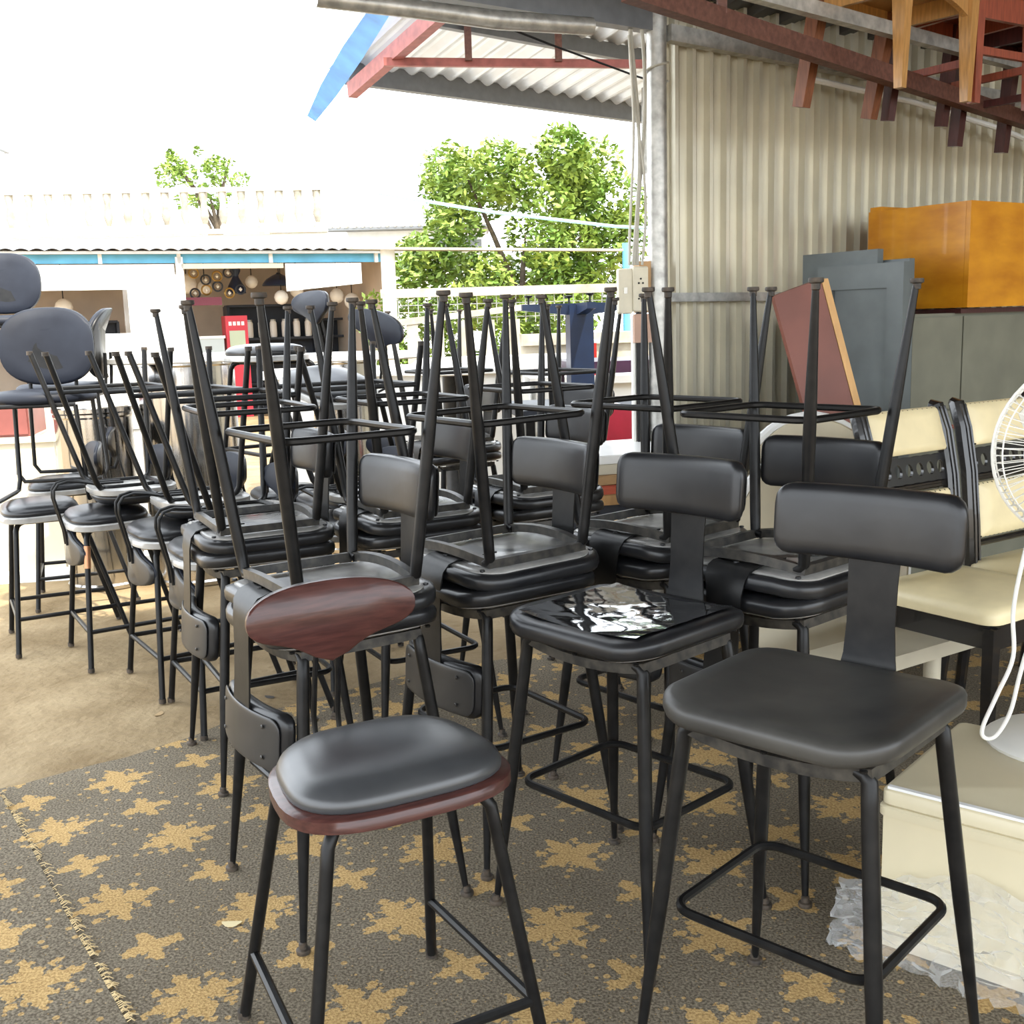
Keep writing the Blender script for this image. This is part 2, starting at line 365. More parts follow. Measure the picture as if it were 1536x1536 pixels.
nb = thing('junction_board', 'square wooden board under the socket box on the post', 'board', (.60, 4.80, 1.255), R(10))
MB().box((0, 0, .06), (.105, .022, .122)).build('board', mat('pinkish_plywood', (.42, .27, .20), .6, 0, .3, .1, 8), nb, smooth=False)
MB().lathe([(.005, 0), (.005, .004)], 8).build('screw_hole', HOLE, nb, (.03, -.0115, .03), (pi / 2, 0, 0))

# ================================================================== COUNTER STOOLS
WX, WY, FX, FY, HT, HR = .1704, .1433, .2331, .2109, .64, .3077
def saddle(x, y): return .016 * ((x / .2) ** 2) - .006
def make_stool(name, label, worn=False):
    t = thing(name, label, 'stool')
    for sx in (-1, 1):
        for sy in (-1, 1):
            top = V(sx * WX, sy * WY, HT); ft = V(sx * FX, sy * FY, 0); pts = [V(sx * (WX - .022), sy * WY, HT + .012), V(sx * (WX - .008), sy * WY, HT + .009)]
            rad = [.0115, .0125]
            for q, r in ((0, .0135), (.06, .0142), (.3, .0145), (.5, .0145), (.6, .0135), (.75, .0112), (.9, .0088), (.975, .0075)):
                pts.append(top.lerp(ft, q)); rad.append(r)
            lg = MB().tube(pts, rad, 12).build('leg', BMETAL, t)
            MB().lathe([(.006, .026), (.0095, .024), (.0098, .012), (.0155, .010), (.0165, .006), (.0155, 0), (.004, 0)], 12, (ft.x, ft.y, 0)).build('foot_cap', RUBBER, lg)
    k = HR / HT; rx, ry = FX + (WX - FX) * k - .016, FY + (WY - FY) * k - .016
    MB().tube([(x, y, HR) for x, y in rrect(rx * 2, ry * 2, .04, 5)], .0088, 8, True).build('footrest_ring', BMETAL, t)
    fr = [(-WX, -WY), (WX, -WY), (WX, WY), (-WX, WY)]; loop = []
    for i in range(9): u = -1 + i / 4; loop.append((u * WX, -WY - .012 * (1 - u * u), HT + .012 - .014 * (1 - u * u)))
    for i in range(1, 6): u = -1 + i / 3; loop.append((WX, u * WY, HT + .012))
    for i in range(9): u = 1 - i / 4; loop.append((u * WX, WY + .012 * (1 - u * u), HT + .012 - .014 * (1 - u * u)))
    for i in range(1, 6): u = 1 - i / 3; loop.append((-WX, u * WY, HT + .012))
    MB().tube(loop, .0125, 4, True, 1.25).build('seat_frame', DUSTY, t)
    pan = slab(rrect(.385, .37, .075, 6), [(.97, .662), (1, .665), (1, .673), (.98, .676)], saddle).build('seat_board', BOARD, t)
    for sx, sy in ((-1, -1), (1, -1), (1, 1), (-1, 1), (0, -1), (0, 1)):
        MB().lathe([(.006, -.004), (.007, 0), (.004, .002)], 8, (sx * .172, sy * .168, .661 + saddle(sx * .172, 0))).build('screw', BMETAL, pan)
    slab(rrect(.428, .412, .085, 7), [(.93, .668), (.985, .671), (1, .680), (1.0, .694), (.985, .703), (.94, .709), (.8, .7115), (.5, .7105), (.2, .710)], saddle).build('seat_cushion', LEATHER_WORN if worn else LEATHER, t, ang=60)
    yz = [(.05, .655), (.13, .655), (.172, .656), (.197, .664), (.211, .683), (.217, .72), (.220, .78), (.225, .86), (.233, .95), (.238, 1.0)]
    MB().strip([(0, y, z) for y, z in yz], (1, 0, 0), [.12, .125, .13, .125, .115, .102, .094, .096, .104, .10], .004).build('back_plate', BMETAL, t)
    def shell(W_, H_, r, th, yo, nm, m, e1=.4, e2=.55):   # cushion swept along x, pillow section
        rings = []; n = 22
        for i in range(n + 1):
            u = -1 + 2 * i / n; x = W_ / 2 * math.copysign(1 - (1 - abs(u)) ** 1.7, u); q = min(1, max(0, (abs(x) - (W_ / 2 - r)) / r)); k = math.sqrt(max(.0004, 1 - q * q))
            hz = H_ / 2 - r + r * k; tk = th / 2 * min(1, .25 + .75 * max(.0, 1 - q ** 4)) ; ring = []
            for j in range(28):
                a = 2 * pi * j / 28; ca, sa = cos(a), sin(a)
                z = hz * math.copysign(abs(ca) ** e1, ca); y = tk * math.copysign(abs(sa) ** e2, sa)
                ring.append((x, yo - th / 2 + y - .9 * x * x + .085 * z, .974 + z))
            rings.append(ring)
        return MB().loft(rings).build(nm, m, t, ang=70)
    shell(.364, .136, .034, .040, .236, 'backrest', LEATHER)
    bp = shell(.345, .118, .03, .007, .2425, 'back_panel', GREYPLATE, .25, .8)
    for sx in (-.12, .12):
        for sz in (-.035, .035):
            MB().lathe([(.003, 0), (.0055, .002), (.003, .004)], 8).build('bolt', DUSTY, bp, (sx, .2435 - .9 * sx * sx + .085 * sz, .972 + sz), (-pi / 2, 0, 0))
    return Proto(t)
ST = make_stool('counter_stool', '-')
H2 = 1.43
G1, G2 = 'single black counter stools', 'black counter stools stacked in pairs'
worn = make_stool('counter_stool', '-', True)
worn.put('black counter stool with worn seat in the right foreground, backrest toward wall', (.515, 1.825, 0), R(-43), group=G1)
glossy = ST.put('black counter stool with shiny plastic on its seat, beside the worn front stool', (.248, 2.384, 0), R(-47), group=G1)
# crumpled plastic still stuck to that seat
pl = MB(); n = 34; vs = []
for j in range(n + 1):
    for i in range(n + 1):
        x, y = (i / n - .5) * .345, (j / n - .5) * .335
        h = .0022 * noise.noise((x * 13, y * 18, 3)) + .0007 * noise.noise((x * 50, y * 50, 9))
        vs.append((x, y, .7155 + saddle(x, y) + h))
pl.add(vs, [(j * (n + 1) + i, j * (n + 1) + i + 1, (j + 1) * (n + 1) + i + 1, (j + 1) * (n + 1) + i) for j in range(n) for i in range(n)])
pl.build('plastic_wrap', PLASTIC, glossy, label='shiny crumpled plastic wrap')
for lab_l, lab_u, x, y, a, tilt in (
    ('black counter stool under another, directly behind the wooden backed chair', 'upturned counter stool directly behind the wooden backed chair', -.44, 2.535, -57, 0),
    ('black counter stool under another, between wooden backed chair and shiny seated stool', 'upturned counter stool behind and left of the shiny seated stool', -.045, 2.84, -56, .02),
    ('black counter stool under another, just left of the cream dining chairs', 'upturned counter stool just left of the cream dining chairs', .658, 2.67, -48.5, 0),
    ('black counter stool under another, hidden behind the shiny seated stool', 'upturned counter stool behind the shiny seated stool, in front of corner post', .412, 3.085, -49.5, 0),
    ('black counter stool under another, beside the leftmost round seated chair pairs', 'upturned counter stool leftmost of its kind, left of the wooden chair', -.80, 3.375, -63, 0),
    ('black counter stool under another, in the middle of the second row', 'upturned counter stool in the middle of the second row', -.35, 3.585, -62, 0),
    ('black counter stool under another, right end of the second row', 'upturned counter stool at the right end of the second row', .08, 3.99, -59, 0),
    ('black counter stool under another, third row left of the blue pedestal', 'upturned counter stool in the third row, left of the blue pedestal', .22, 5.15, -55, 0),
    ('black counter stool under another, far row centre out in the yard', 'upturned counter stool in the far row, centre of the yard', -.30, 5.6, -58, 0)):
    ST.put(lab_l, (x, y, 0), R(a), group=G2)
    ST.put(lab_u, (x, y, H2 + .002), 0, rot=(pi + tilt, 0, R(a)), group=G2)

# ================================================================== ROUND-SEATED CHAIRS WITH SPOON BACKS
def make_spoon(label, wood):
    t = thing('counter_chair', label, 'chair')
    tops = ((-.143, -.165), (.143, -.165), (-.143, .10), (.143, .10)); fts = ((-.231, -.213), (.231, -.213), (-.206, .262), (.206, .262)); hs = .16; HT2 = .565; sp = []
    for (tx, ty), (fx, fy) in zip(tops, fts):
        d = (V(fx, fy, 0) - V(tx, ty, HT2)); p0 = V(tx, ty, HT2)
        pts = [V(tx * .72, ty * .8, HT2 + .0), V(tx * .86, ty * .9, HT2 - .003), V(tx * .95, ty * .97, HT2 - .012)] + [p0 + d * q for q in (.055, .12, .4, .7, .98)]
        MB().tube(pts, .0115, 10).build('leg', BMETAL, t)
        MB().lathe([(.0135, .016), (.0135, 0)], 10, (fx, fy, 0)).build('foot_cap', RUBBER, t)
        q = 1 - hs / HT2; sp.append(p0 + d * q)
    for a, c in ((0, 2), (1, 3), (0, 1)):
        MB().tube([sp[a], sp[c]], .0095, 8).build('stretcher', BMETAL, t)
    MB().tube([(x, y, HT2 - .002) for x, y in rrect(.23, .23, .05, 4, 0, -.035)], .009, 6, True).build('seat_frame', BMETAL, t)
    # rounded board, wider at the front
    ol = []
    for k in range(40):
        a = 2 * pi * k / 40; ca, sa = cos(a), sin(a); e = .62
        x = .214 * math.copysign(abs(ca) ** e, ca); y = .172 * math.copysign(abs(sa) ** (.72), sa)
        ol.append((x * (1.02 - .16 * (y + .172) / .344), y - .055))
    slab(ol, [(.96, .568), (1, .572), (1, .592), (.975, .596)]).build('seat_board', MAHOG if wood else BOARD, t, ang=50)
    slab(ol, [(.90, .596), (.925, .600), (.93, .61), (.90, .622), (.82, .634), (.66, .642), (.42, .647), (.15, .648)]).build('seat_cushion', GREYLEATHER if wood else LEATHER, t, ang=60)
    # spoon back: wide oval with a tongue at the bottom
    bo = []
    for k in range(48):
        a = 2 * pi * k / 48; ca, sa = cos(a), sin(a); x = .168 * math.copysign(abs(ca) ** .8, ca); y = .058 * math.copysign(abs(sa) ** .85, sa)
        if y < 0: y -= .042 * math.exp(-(x / .058) ** 2)
        bo.append((x, y))
    def back(pr, nm, m, yo):
        mb = slab(bo, pr); mb.v = [(x, yo - z - 1.1 * x * x + .05 * y, .825 + y + .0) for x, y, z in mb.v]; return mb.build(nm, m, t, ang=60)
    back([(.97, 0), (1, .003), (1, .012), (.97, .015)], 'backrest', MAHOG if wood else MATTE, .215)
    back([(.90, -.012), (.97, -.010), (.985, -.001)], 'back_shell', GREYPLATE, .215)
    for sx in (-1, 1):
        MB().tube([(sx * .03, -.02, .556), (sx * .03, .10, .553), (sx * .028, .15, .54), (sx * .027, .20, .533), (sx * .026, .238, .542), (sx * .025, .256, .566), (sx * .025, .258, .60), (sx * .024, .243, .67), (sx * .022, .228, .74), (sx * .02, .224, .80)], .0055, 7).build('back_rod', BMETAL, t)
    return Proto(t)
SPW = make_spoon('-', True)
SPW.put('chair with mahogany spoon back and mahogany edged seat, left foreground', (-.262, 1.868, 0), R(28.3))
SP = make_spoon('-', False)
G3 = 'black round seated chairs stacked in pairs'
for ll, lu, x, y, a in (
    ('black round seated chair under another, nearest pair on bare concrete', 'upturned round seated chair, nearest of the pairs on bare concrete', -.993, 3.83, -60),
    ('black round seated chair under another, second pair from the carpet corner', 'upturned round seated chair, second pair from the carpet corner', -1.269, 4.22, -57),
    ('black round seated chair with copper taped leg top, third pair leftward', 'upturned round seated chair of the third pair leftward', -1.673, 4.62, -59)):
    SP.put(ll, (x, y, 0), R(a), group=G3); SP.put(lu, (x, y, 1.298), 0, rot=(pi, 0, R(a)), group=G3)
# copper tape on the third pair's near leg
third = [o for o in COL.objects if o.get('label', '').startswith('black round seated chair with copper')][0]
MB().tube([V(.143, -.165, .565).lerp(V(.231, -.213, 0), q) for q in (.1, .26)], .0135, 10).build('copper_tape', COPPER, third, label='strip of copper tape')
G4 = 'black round seated chairs in the yard'
SP.put('black round seated chair at the left edge carrying a round backed chair', (-2.055, 4.855, 0), R(-62.5), group=G4)
SP.put('black round seated chair behind the second pair, round backed chair on it', (-2.26, 5.62, 0), R(-70), group=G4)
SP.put('black round seated chair underneath the upright spoon back, far left row', (-.98, 5.05, 0), R(-60), group=G4)
SP.put('upright spoon backed chair raised on another, below the shop pendant lamps', (-1.06, 5.12, .648), R(-52), group=G4)
SP.put('black round seated chair underneath the tilted spoon back', (-.72, 4.80, 0), R(-58), group=G4)
SP.put('spoon backed chair tipped over on another, right of the raised one', (-.80, 4.86, .55), rot=(R(6), R(16), R(-40)), group=G4)
SP.put('black round seated chair standing between second and third rows of stools', (-.62, 4.25, 0), R(-60), group=G4)
SP.put('upturned round seated chair between second and third rows of stools', (-.62, 4.25, 1.298), rot=(pi, 0, R(-60)), group=G4)

# ================================================================== ROUND-BACKED CHAIRS ON SLED FRAMES
def make_round(label):
    t = thing('round_back_chair', label, 'chair')
    for sx in (-1, 1):
        MB().tube([(sx * .17, -.19, .42), (sx * .185, -.20, .2), (sx * .19, -.205, .05), (sx * .19, -.18, .012), (sx * .19, -.12, .011), (sx * .19, .14, .011), (sx * .19, .19, .014), (sx * .185, .21, .06), (sx * .17, .19, .42)], .010, 8).build('sled_leg', BMETAL, t)
    MB().tube([(-.17, -.19, .42), (.17, -.19, .42)], .01, 8).build('front_rail', BMETAL, t)
    MB().tube([(-.17, .19, .42), (.17, .19, .42)], .01, 8).build('rear_rail', BMETAL, t)
    ol = [(.225 * cos(2 * pi * k / 36), .215 * sin(2 * pi * k / 36)) for k in range(36)]
    slab(ol, [(.9, .425), (.98, .43), (1, .445), (.98, .462), (.9, .474), (.6, .48)]).build('seat', MATTE, t, ang=60)
    bo = [(.205 * math.copysign(abs(cos(a)) ** .78, cos(a)), .175 * math.copysign(abs(sin(a)) ** .8, sin(a))) for a in [2 * pi * k / 44 for k in range(44)]]
    def back(pr, nm, m, yo):
        mb = slab(bo, pr); mb.v = [(x, yo - z - 1.4 * x * x + .14 * y, .665 + y) for x, y, z in mb.v]; return mb.build(nm, m, t, ang=60)
    back([(.90, 0), (.98, .003), (1, .012), (.99, .024), (.93, .032), (.7, .038), (.3, .04)], 'backrest', MATTE, .235)
    back([(.97, -.012), (1.0, -.008), (1.0, 0)], 'back_shell', BMETAL, .235)
    for sx in (-1, 1):
        MB().tube([(sx * .10, .17, .42), (sx * .10, .22, .44), (sx * .10, .228, .52), (sx * .10, .232, .62)], .009, 8).build('back_support', BMETAL, t)
    return Proto(t)
RB = make_round('-')
RB.put('black round backed chair standing on another chair at the left edge', (-2.05, 4.86, .648), R(10))
RB.put('black round backed chair seen edge on, right of the broad round back', (-2.24, 5.55, .648), R(-78))
RB.put('black round backed chair on the red brown cabinet, topmost at left edge', (-2.85, 6.3, 1.0), R(14))

# ================================================================== RIGHT SIDE: cream dining chairs
def make_cream():
    t = thing('dining_chair', '-', 'chair')
    for sx in (-1, 1):
        MB().tube([(sx * .215, -.215, .425), (sx * .213, -.213, .22), (sx * .208, -.208, 0)], [.026, .024, .018], 4).build('front_leg', BLKWOOD, t, smooth=False)
        pts = [(sx * .20, .25, 0), (sx * .205, .225, .25), (sx * .21, .215, .45), (sx * .212, .225, .62), (sx * .21, .245, .80), (sx * .208, .275, .95), (sx * .205, .305, 1.03), (sx * .20, .325, 1.035)]
        MB().tube(pts, [.020, .022, .027, .027, .027, .028, .027, .018], 8).build('rear_post', BLKWOOD, t)
        for k in (-1, 1): MB().tube([(x + k * .010, y - .025, z) for x, y, z in pts[2:-1]], .006, 6).build('post_bead', BLKWOOD, t)
    for c, d in (((0, -.215, .395), (.42, .03, .07)), ((-.213, 0, .395), (.03, .42, .07)), ((.213, 0, .395), (.03, .42, .07)), ((0, .215, .395), (.42, .03, .07))):
        MB().box(c, d).build('apron', BLKWOOD, t, smooth=False)
    slab(rrect(.48, .47, .05, 5), [(.95, .43), (1, .435), (1, .455), (.985, .472), (.9, .485), (.6, .494), (.3, .496)]).build('seat_cushion', CREAML, t, ang=60)
    def pan(z0, z1, w_, yo, sl, nm):
        mb = slab(rrect(w_, z1 - z0, .012, 3), [(.96, 0), (1, .004), (.99, .018), (.93, .028), (.6, .032)])
        mb.v = [(x, yo - z + sl * y, (z0 + z1) / 2 + y) for x, y, z in mb.v]; p = mb.build(nm, CREAML, t, ang=60)
        st = MB()
        for sgn, zz in ((-1, z0 + .006), (1, z1 - .006)):
            for k in range(15):
                x = -w_ / 2 + .012 + (w_ - .024) * k / 14
                st.lathe([(.0045, -.004), (.0045, 0), (.001, .004)], 6, (0, 0, 0)); n_ = 18
                for q in range(len(st.v) - n_, len(st.v)):
                    a, b_, c = st.v[q]; st.v[q] = (x + a, yo - .022 - c + sl * (zz - (z0 + z1) / 2), zz + b_)
        so_ = st.build('nail_heads', BLKWOOD, t); so_['kind'] = 'stuff'
    pan(.885, 1.03, .385, .285, .32, 'head_pad'); pan(.56, .755, .385, .235, .10, 'back_pad')
    # pierced rail between the pads
    rail = MB(); hn = 7; z0, z1 = .785, .872; x0, x1 = -.195, .195; seg = 16
    for side in (0, 1):
        for h in range(hn):
            cx = x0 + (x1 - x0) * (h + .5) / hn; cz = (z0 + z1) / 2; hw = (x1 - x0) / hn / 2; hh = (z1 - z0) / 2; ring_i, ring_o = [], []
            for k in range(seg):
                a = 2 * pi * (k + .5) / seg; ca, sa = cos(a), sin(a); m_ = max(abs(ca) / hw, abs(sa) / hh)
                ring_i.append((cx + .0185 * ca, 0, cz + .0225 * sa)); ring_o.append((cx + ca / m_, 0, cz + sa / m_))
            yy = lambda p, s_: (p[0], .25 + s_ * .010 + .25 * (p[2] - .83), p[2])
            if side == 0:
                vs = [yy(p, 0) for p in ring_i] + [yy(p, 0) for p in ring_o] + [yy(p, 1) for p in ring_i] + [yy(p, 1) for p in ring_o]
                fs = []
                for k in range(seg):
                    j = (k + 1) % seg
                    fs += [(k, j, j + seg, k + seg), (k + 2 * seg, k + 3 * seg, j + 3 * seg, j + 2 * seg), (k, k + 2 * seg, j + 2 * seg, j)]
                rail.add(vs, fs)
    rail.build('pierced_rail', BLKWOOD, t, smooth=False)
    for z in (.768, .776, .545): MB().tube([(-.2, .235 + .2 * (z - .7), z), (.2, .235 + .2 * (z - .7), z)], .012, 8).build('cross_rail', BLKWOOD, t)
    return Proto(t)
CRM = make_cream(); GC = 'cream leather dining chairs in a row'
CRM.put('cream leather dining chair with pierced black back, nearest of the row', (1.47, 3.425, 0), WYAW, group=GC)
CRM.put('cream leather dining chair with pierced black back, next behind the fan', (1.91, 3.71, 0), WYAW, group=GC)

# cabinets along the wall
cb = thing('cupboard', 'low grey cupboard with flat doors standing below the amber box', 'cupboard', W(.69, .78, 0), WYAW)
MB().box((.80, .33, .67), (1.6, .60, 1.34)).build('carcass', GREYCAB, cb, smooth=False)
for i, (x0, x1, z0, z1) in enumerate(((.01, .345, .935, 1.325), (.355, .95, .935, 1.325), (.01, .215, .35, .925), (.225, .435, .35, .925), (.445, .69, .35, .925), (.70, .95, .35, .925))):
    dr = MB().box(((x0 + x1) / 2, .018, (z0 + z1) / 2), (x1 - x0, .022, z1 - z0)).build('door', GREYCAB, cb, smooth=False)
    kx = {2: x1 - .03, 3: x0 + .05, 0: None, 1: None, 4: x1 - .03, 5: x0 + .04}[i]
    if kx: MB().lathe([(.004, 0), (.005, .012), (.010, .018), (.008, .024), (.002, .026)], 12).build('knob', CHERRY, dr, (kx, .007, .855), (pi / 2, 0, 0))
ab = thing('amber_cabinet', 'amber lacquered box cabinet lying on top of the grey cupboard', 'cabinet', W(.99, .80, 1.36), WYAW)
MB().box((.65, .25, .222), (1.3, .5, .44)).build('carcass', ORANGE, ab, smooth=False)
MB().box((.65, -.012, .222), (1.3, .022, .44)).build('front_panel', ORANGE, ab, smooth=False)
MB().box((.06, .47, .452), (.9, .06, .02)).build('top_ledge', ORANGE, ab, (.4, 0, 0), smooth=False)
MB().box((.65, .25, -.012), (1.26, .46, .02)).build('base_board', DARKRED, ab, smooth=False)
def panel_door(name, label, s, off0, off1, h, lean, sides=True):
    p = thing(name, label, 'door', W(s, off0, 0), rot=(0, R(lean), math.atan2(WN.y, WN.x)))
    wd = off1 - off0
    for nm, c, d in (('stile', (.04, 0, h / 2), (.08, .035, h)), ('stile', (wd - .04, 0, h / 2), (.08, .035, h)), ('rail', (wd / 2, 0, .06), (wd - .16, .035, .12)), ('rail', (wd / 2, 0, h - .05), (wd - .16, .035, .10)), ('rail', (wd / 2, 0, h * .5), (wd - .16, .035, .10))):
        q = MB().box((0, 0, 0), (d[0], d[1], d[2])); q.build(nm, GREYDOOR, p, c, smooth=False)
    MB().box((wd / 2, .004, h / 2), (wd - .15, .016, h - .2)).build('inset_panel', GREYDOOR, p, smooth=False)
    return p
panel_door('panel_door', 'slate grey panelled door leaning beside the grey cupboard, front one', .56, .40, .84, 1.55, 0)
panel_door('panel_door', 'slate grey door behind the front one, its top edge higher', .60, .28, .68, 1.61, 0)
panel_door('panel_door', 'slate grey door pressed against the grey cupboard side', .645, .40, .80, 1.565, 0)
# red-brown board leaning in front of the doors
lb = thing('leaning_board', 'red brown board with bare pine edge leaning on the grey doors', 'board', (1.40, 4.46, 0), 0)
qa = [V(.06, -.10, 0), V(.26, -.06, 0), V(-.115, .10, 1.495), V(-.315, .06, 1.43)]
qb = [p + V(-.005, .03, 0) for p in qa]
MB().hexa(qa, qb).build('face', REDBOARD, lb, smooth=False)
MB().hexa([qa[1] + V(.002, -.003, 0), qa[1] + V(.030, -.003, 0), qa[2] + V(.030, -.003, 0), qa[2] + V(.002, -.003, 0)], [qb[1] + V(.002, .004, 0), qb[1] + V(.030, .004, 0), qb[2] + V(.030, .004, 0), qb[2] + V(.002, .004, 0)]).build('pine_edge', PINE, lb, smooth=False)
# round beige table tops leaning behind the right stack
for i, (x, y, r, lab, rz, ln) in enumerate(((1.17, 3.86, .44, 'round beige table top with white rim leaning behind the right stool pair', 33, 14), (1.24, 4.02, .50, 'larger round beige table top leaning behind the white rimmed one', 33, 12))):
    d = thing('round_table_top', lab, 'table top', (x, y, 0), rot=(R(90 - ln), 0, R(rz)))
    MB().lathe([(.02, .012), (r * .6, .012), (r - .02, .012), (r - .018, .018), (r - .018, -.018), (.02, -.018)], 48, (0, r, 0)).build('top_surface', BEIGE, d, ang=30)
    MB().tube([(r * cos(a) * .985, r + r * sin(a) * .985, 0) for a in [2 * pi * k / 48 for k in range(48)]], .018, 8, True).build('rim', WHITE, d)
# low pale bench slab behind the right stack
bs = thing('bench_slab', 'long pale beige slab on the carpet behind the right stool pair', 'slab', (1.05, 3.45, 0), WYAW)
MB().box((.1, 0, .22), (1.0, .22, .05)).build('top', BEIGE, bs, smooth=False)
for x in (-.28, .5): MB().tube([(x, 0, 0), (x, 0, .2)], .03, 12).build('leg', BEIGE, bs)

# freezer chest, fan, plastic
e1 = V(.76, -.65, 0).normalized(); FZ = math.atan2(e1.y, e1.x)
fz = thing('chest_box', 'low cream enamel chest with lidded top at the right edge', 'chest', (.775, 2.2, 0), FZ)
b = MB(); b.box((.34, .24, .15), (.68, .48, .30)); b.build('body', CREAMB, fz, smooth=False)
slab(rrect(.70, .50, .02, 4), [(1, .30), (1.0, .318), (.985, .322)]).build('lip', CREAMB, fz, (.34, .24, 0))
slab(rrect(.69, .49, .02, 4), [(.985, .322), (1, .326), (1, .352), (.985, .358), (.96, .36)]).build('lid', CREAMB, fz, (.34, .24, 0))
MB().box((.34, .0, .3635), (.66, .012, .006)).build('lid_groove', WHITE, fz, smooth=False)
MB().box((.37, .25, .3635), (.010, .46, .006)).build('lid_divider', WHITE, fz, smooth=False)
MB().box((.34, -.004, .018), (.68, .012, .03)).build('plinth', BEIGE, fz, smooth=False)
fan = thing('pedestal_fan', 'white pedestal fan with round wire cage standing on the cream chest', 'fan', (1.255, 2.40, .3605), R(-8))
MB().lathe([(.165, 0), (.168, .008), (.155, .018), (.09, .026), (.055, .035), (.042, .06), (.036, .12), (.030, .22), (.02, .24)], 36).build('base', WHITEP, fan, ang=50)
MB().lathe([(.017, .2), (.017, .60)], 16).build('pole', WHITEP, fan)
slab(rrect(.07, .06, .012, 4), [(.9, .33), (1, .34), (1, .44), (.9, .45)]).build('control_box', WHITE, fan)
hd = MB().tube([(0, .10, .69), (0, .02, .69), (0, -.03, .69)], [.05, .062, .045], 20).build('motor', WHITEP, fan)
MB().tube([(0, .03, .58), (0, .03, .66)], .02, 10).build('neck', WHITEP, fan)
cage = MB(); RF = .2; cz = .69
for yy, rr in ((-.07, RF), (-.07 + .0, RF - .006)): pass
for k in range(72):
    a = 2 * pi * k / 72; ca, sa = cos(a), sin(a); tw = .35
    def P(r, y, da=0): return (r * cos(a + da), y, cz + r * sin(a + da))
    cage.tube([P(.035, -.125), P(.09, -.122, .05), P(.15, -.112, .1), P(.188, -.09, .12), P(.2, -.06, .12)], .0013, 4)
    cage.tube([P(.05, -.005), P(.12, -.008, -.05), P(.18, -.025, -.1), P(.2, -.06, -.1)], .0013, 4)
cg = cage.build('wire_cage', WHITEP, fan); cg['kind'] = 'stuff'
for r, y in ((.2, -.06), (.188, -.09), (.15, -.113), (.185, -.027)):
    MB().tube([(r * cos(a), y, cz + r * sin(a)) for a in [2 * pi * k / 48 for k in range(48)]], .004 if r == .2 else .0018, 6, True).build('cage_ring', WHITEP, fan)
MB().lathe([(.005, .006), (.04, .004), (.045, 0), (.04, -.004)], 20).build('hub_cover', WHITE, fan, (0, -.125, cz), (pi / 2, 0, 0))
for k in range(3):
    bl = MB(); a0 = 2 * pi * k / 3; rings = []
    for r, wdt in ((.03, .5), (.08, .75), (.13, .8), (.165, .55)):
        rings.append([(r * cos(a0 + u * wdt), -.06 + .035 * (u - .5), cz + r * sin(a0 + u * wdt)) for u in (0, .25, .5, .75, 1)] + [(r * cos(a0 + u * wdt), -.063 + .035 * (u - .5), cz + r * sin(a0 + u * wdt)) for u in (1, .75, .5, .25, 0)])
    bl.loft(rings).build('blade', WHITEP, fan)
cord = MB().tube(curve([(1.165, 2.36, .98), (1.10, 2.30, .85), (1.07, 2.28, .72), (1.065, 2.26, .62), (1.03, 2.25, .54), (1.00, 2.245, .47), (1.005, 2.245, .445), (1.03, 2.245, .45), (1.06, 2.25, .50), (1.085, 2.27, .57), (1.105, 2.28, .63), (1.14, 2.31, .66), (1.18, 2.345, .70)]), .0045, 8).build('power_cord', WHITEP)
tag(cord, 'white fan cord hanging in a long loop beside the fan', 'cord')
ps = MB(); nu, nv = 46, 26; vs = []
for j in range(nv + 1):
    for i in range(nu + 1):
        u, v = i / nu, j / nv
        x = -.09 + .78 * u + .02 * noise.noise((u * 7, v * 7, 1)); h = .235 * v * (1 - .35 * max(0, .25 - u) * 4) * (.85 + .3 * noise.noise((u * 4, 2, 0)))
        f = abs(noise.noise((u * 14, v * 8, 4))) * .055 + abs(noise.noise((u * 30, v * 18, 7))) * .018
        out = -.05 * (1 - v) ** 2 - .012 - f
        vs.append((x, out, max(.004, h + .012 * noise.noise((u * 18, v * 12, 2)))))
ps.add(vs, [(j * (nu + 1) + i, j * (nu + 1) + i + 1, (j + 1) * (nu + 1) + i + 1, (j + 1) * (nu + 1) + i) for j in range(nv) for i in range(nu)])
pso = ps.build('plastic_sheet', CLEAR, loc=(.775, 2.2, 0), rot=(0, 0, FZ), ang=25)
tag(pso, 'crumpled clear plastic sheet against the foot of the cream chest', 'plastic sheet')

# ================================================================== RACK WITH WOODEN CHAIRS
rk = thing('storage_rack', 'high steel rack along the corrugated wall holding the wooden chairs', 'rack')
MB().bar(W(-.95, .95, 2.345), W(3.3, .32, 2.152), .05, .065).build('rail', RUST, rk, smooth=False, label='rusty brown steel rail')
MB().bar(W(-.6, .85, 2.455), W(3.3, .50, 2.40), .04, .05).build('rail', GALV, rk, smooth=False, label='pale galvanised tube rail')
MB().bar(W(3.2, .0, 2.16), W(3.2, .60, 2.16), .04, .05).build('wall_bracket', RUST, rk, smooth=False)
MB().bar(W(3.2, .52, 2.12), W(3.2, .52, 2.74), .03, .03, (0, 1, 0)).build('hanger', RUST, rk, smooth=False)
MB().bar(W(-.5, .89, 2.34), W(-.5, .89, 2.80), .03, .03, (0, 1, 0)).build('hanger', RUST, rk, smooth=False)
rp = MB().tube([W(.75, .12, 2.40), W(1.5, .14, 2.35), W(2.2, .15, 2.27), W(3.0, .14, 2.14)], .014, 8).build('conduit_pipe', WHITEP); tag(rp, 'thin pale conduit running along the wall behind the rack legs', 'pipe')
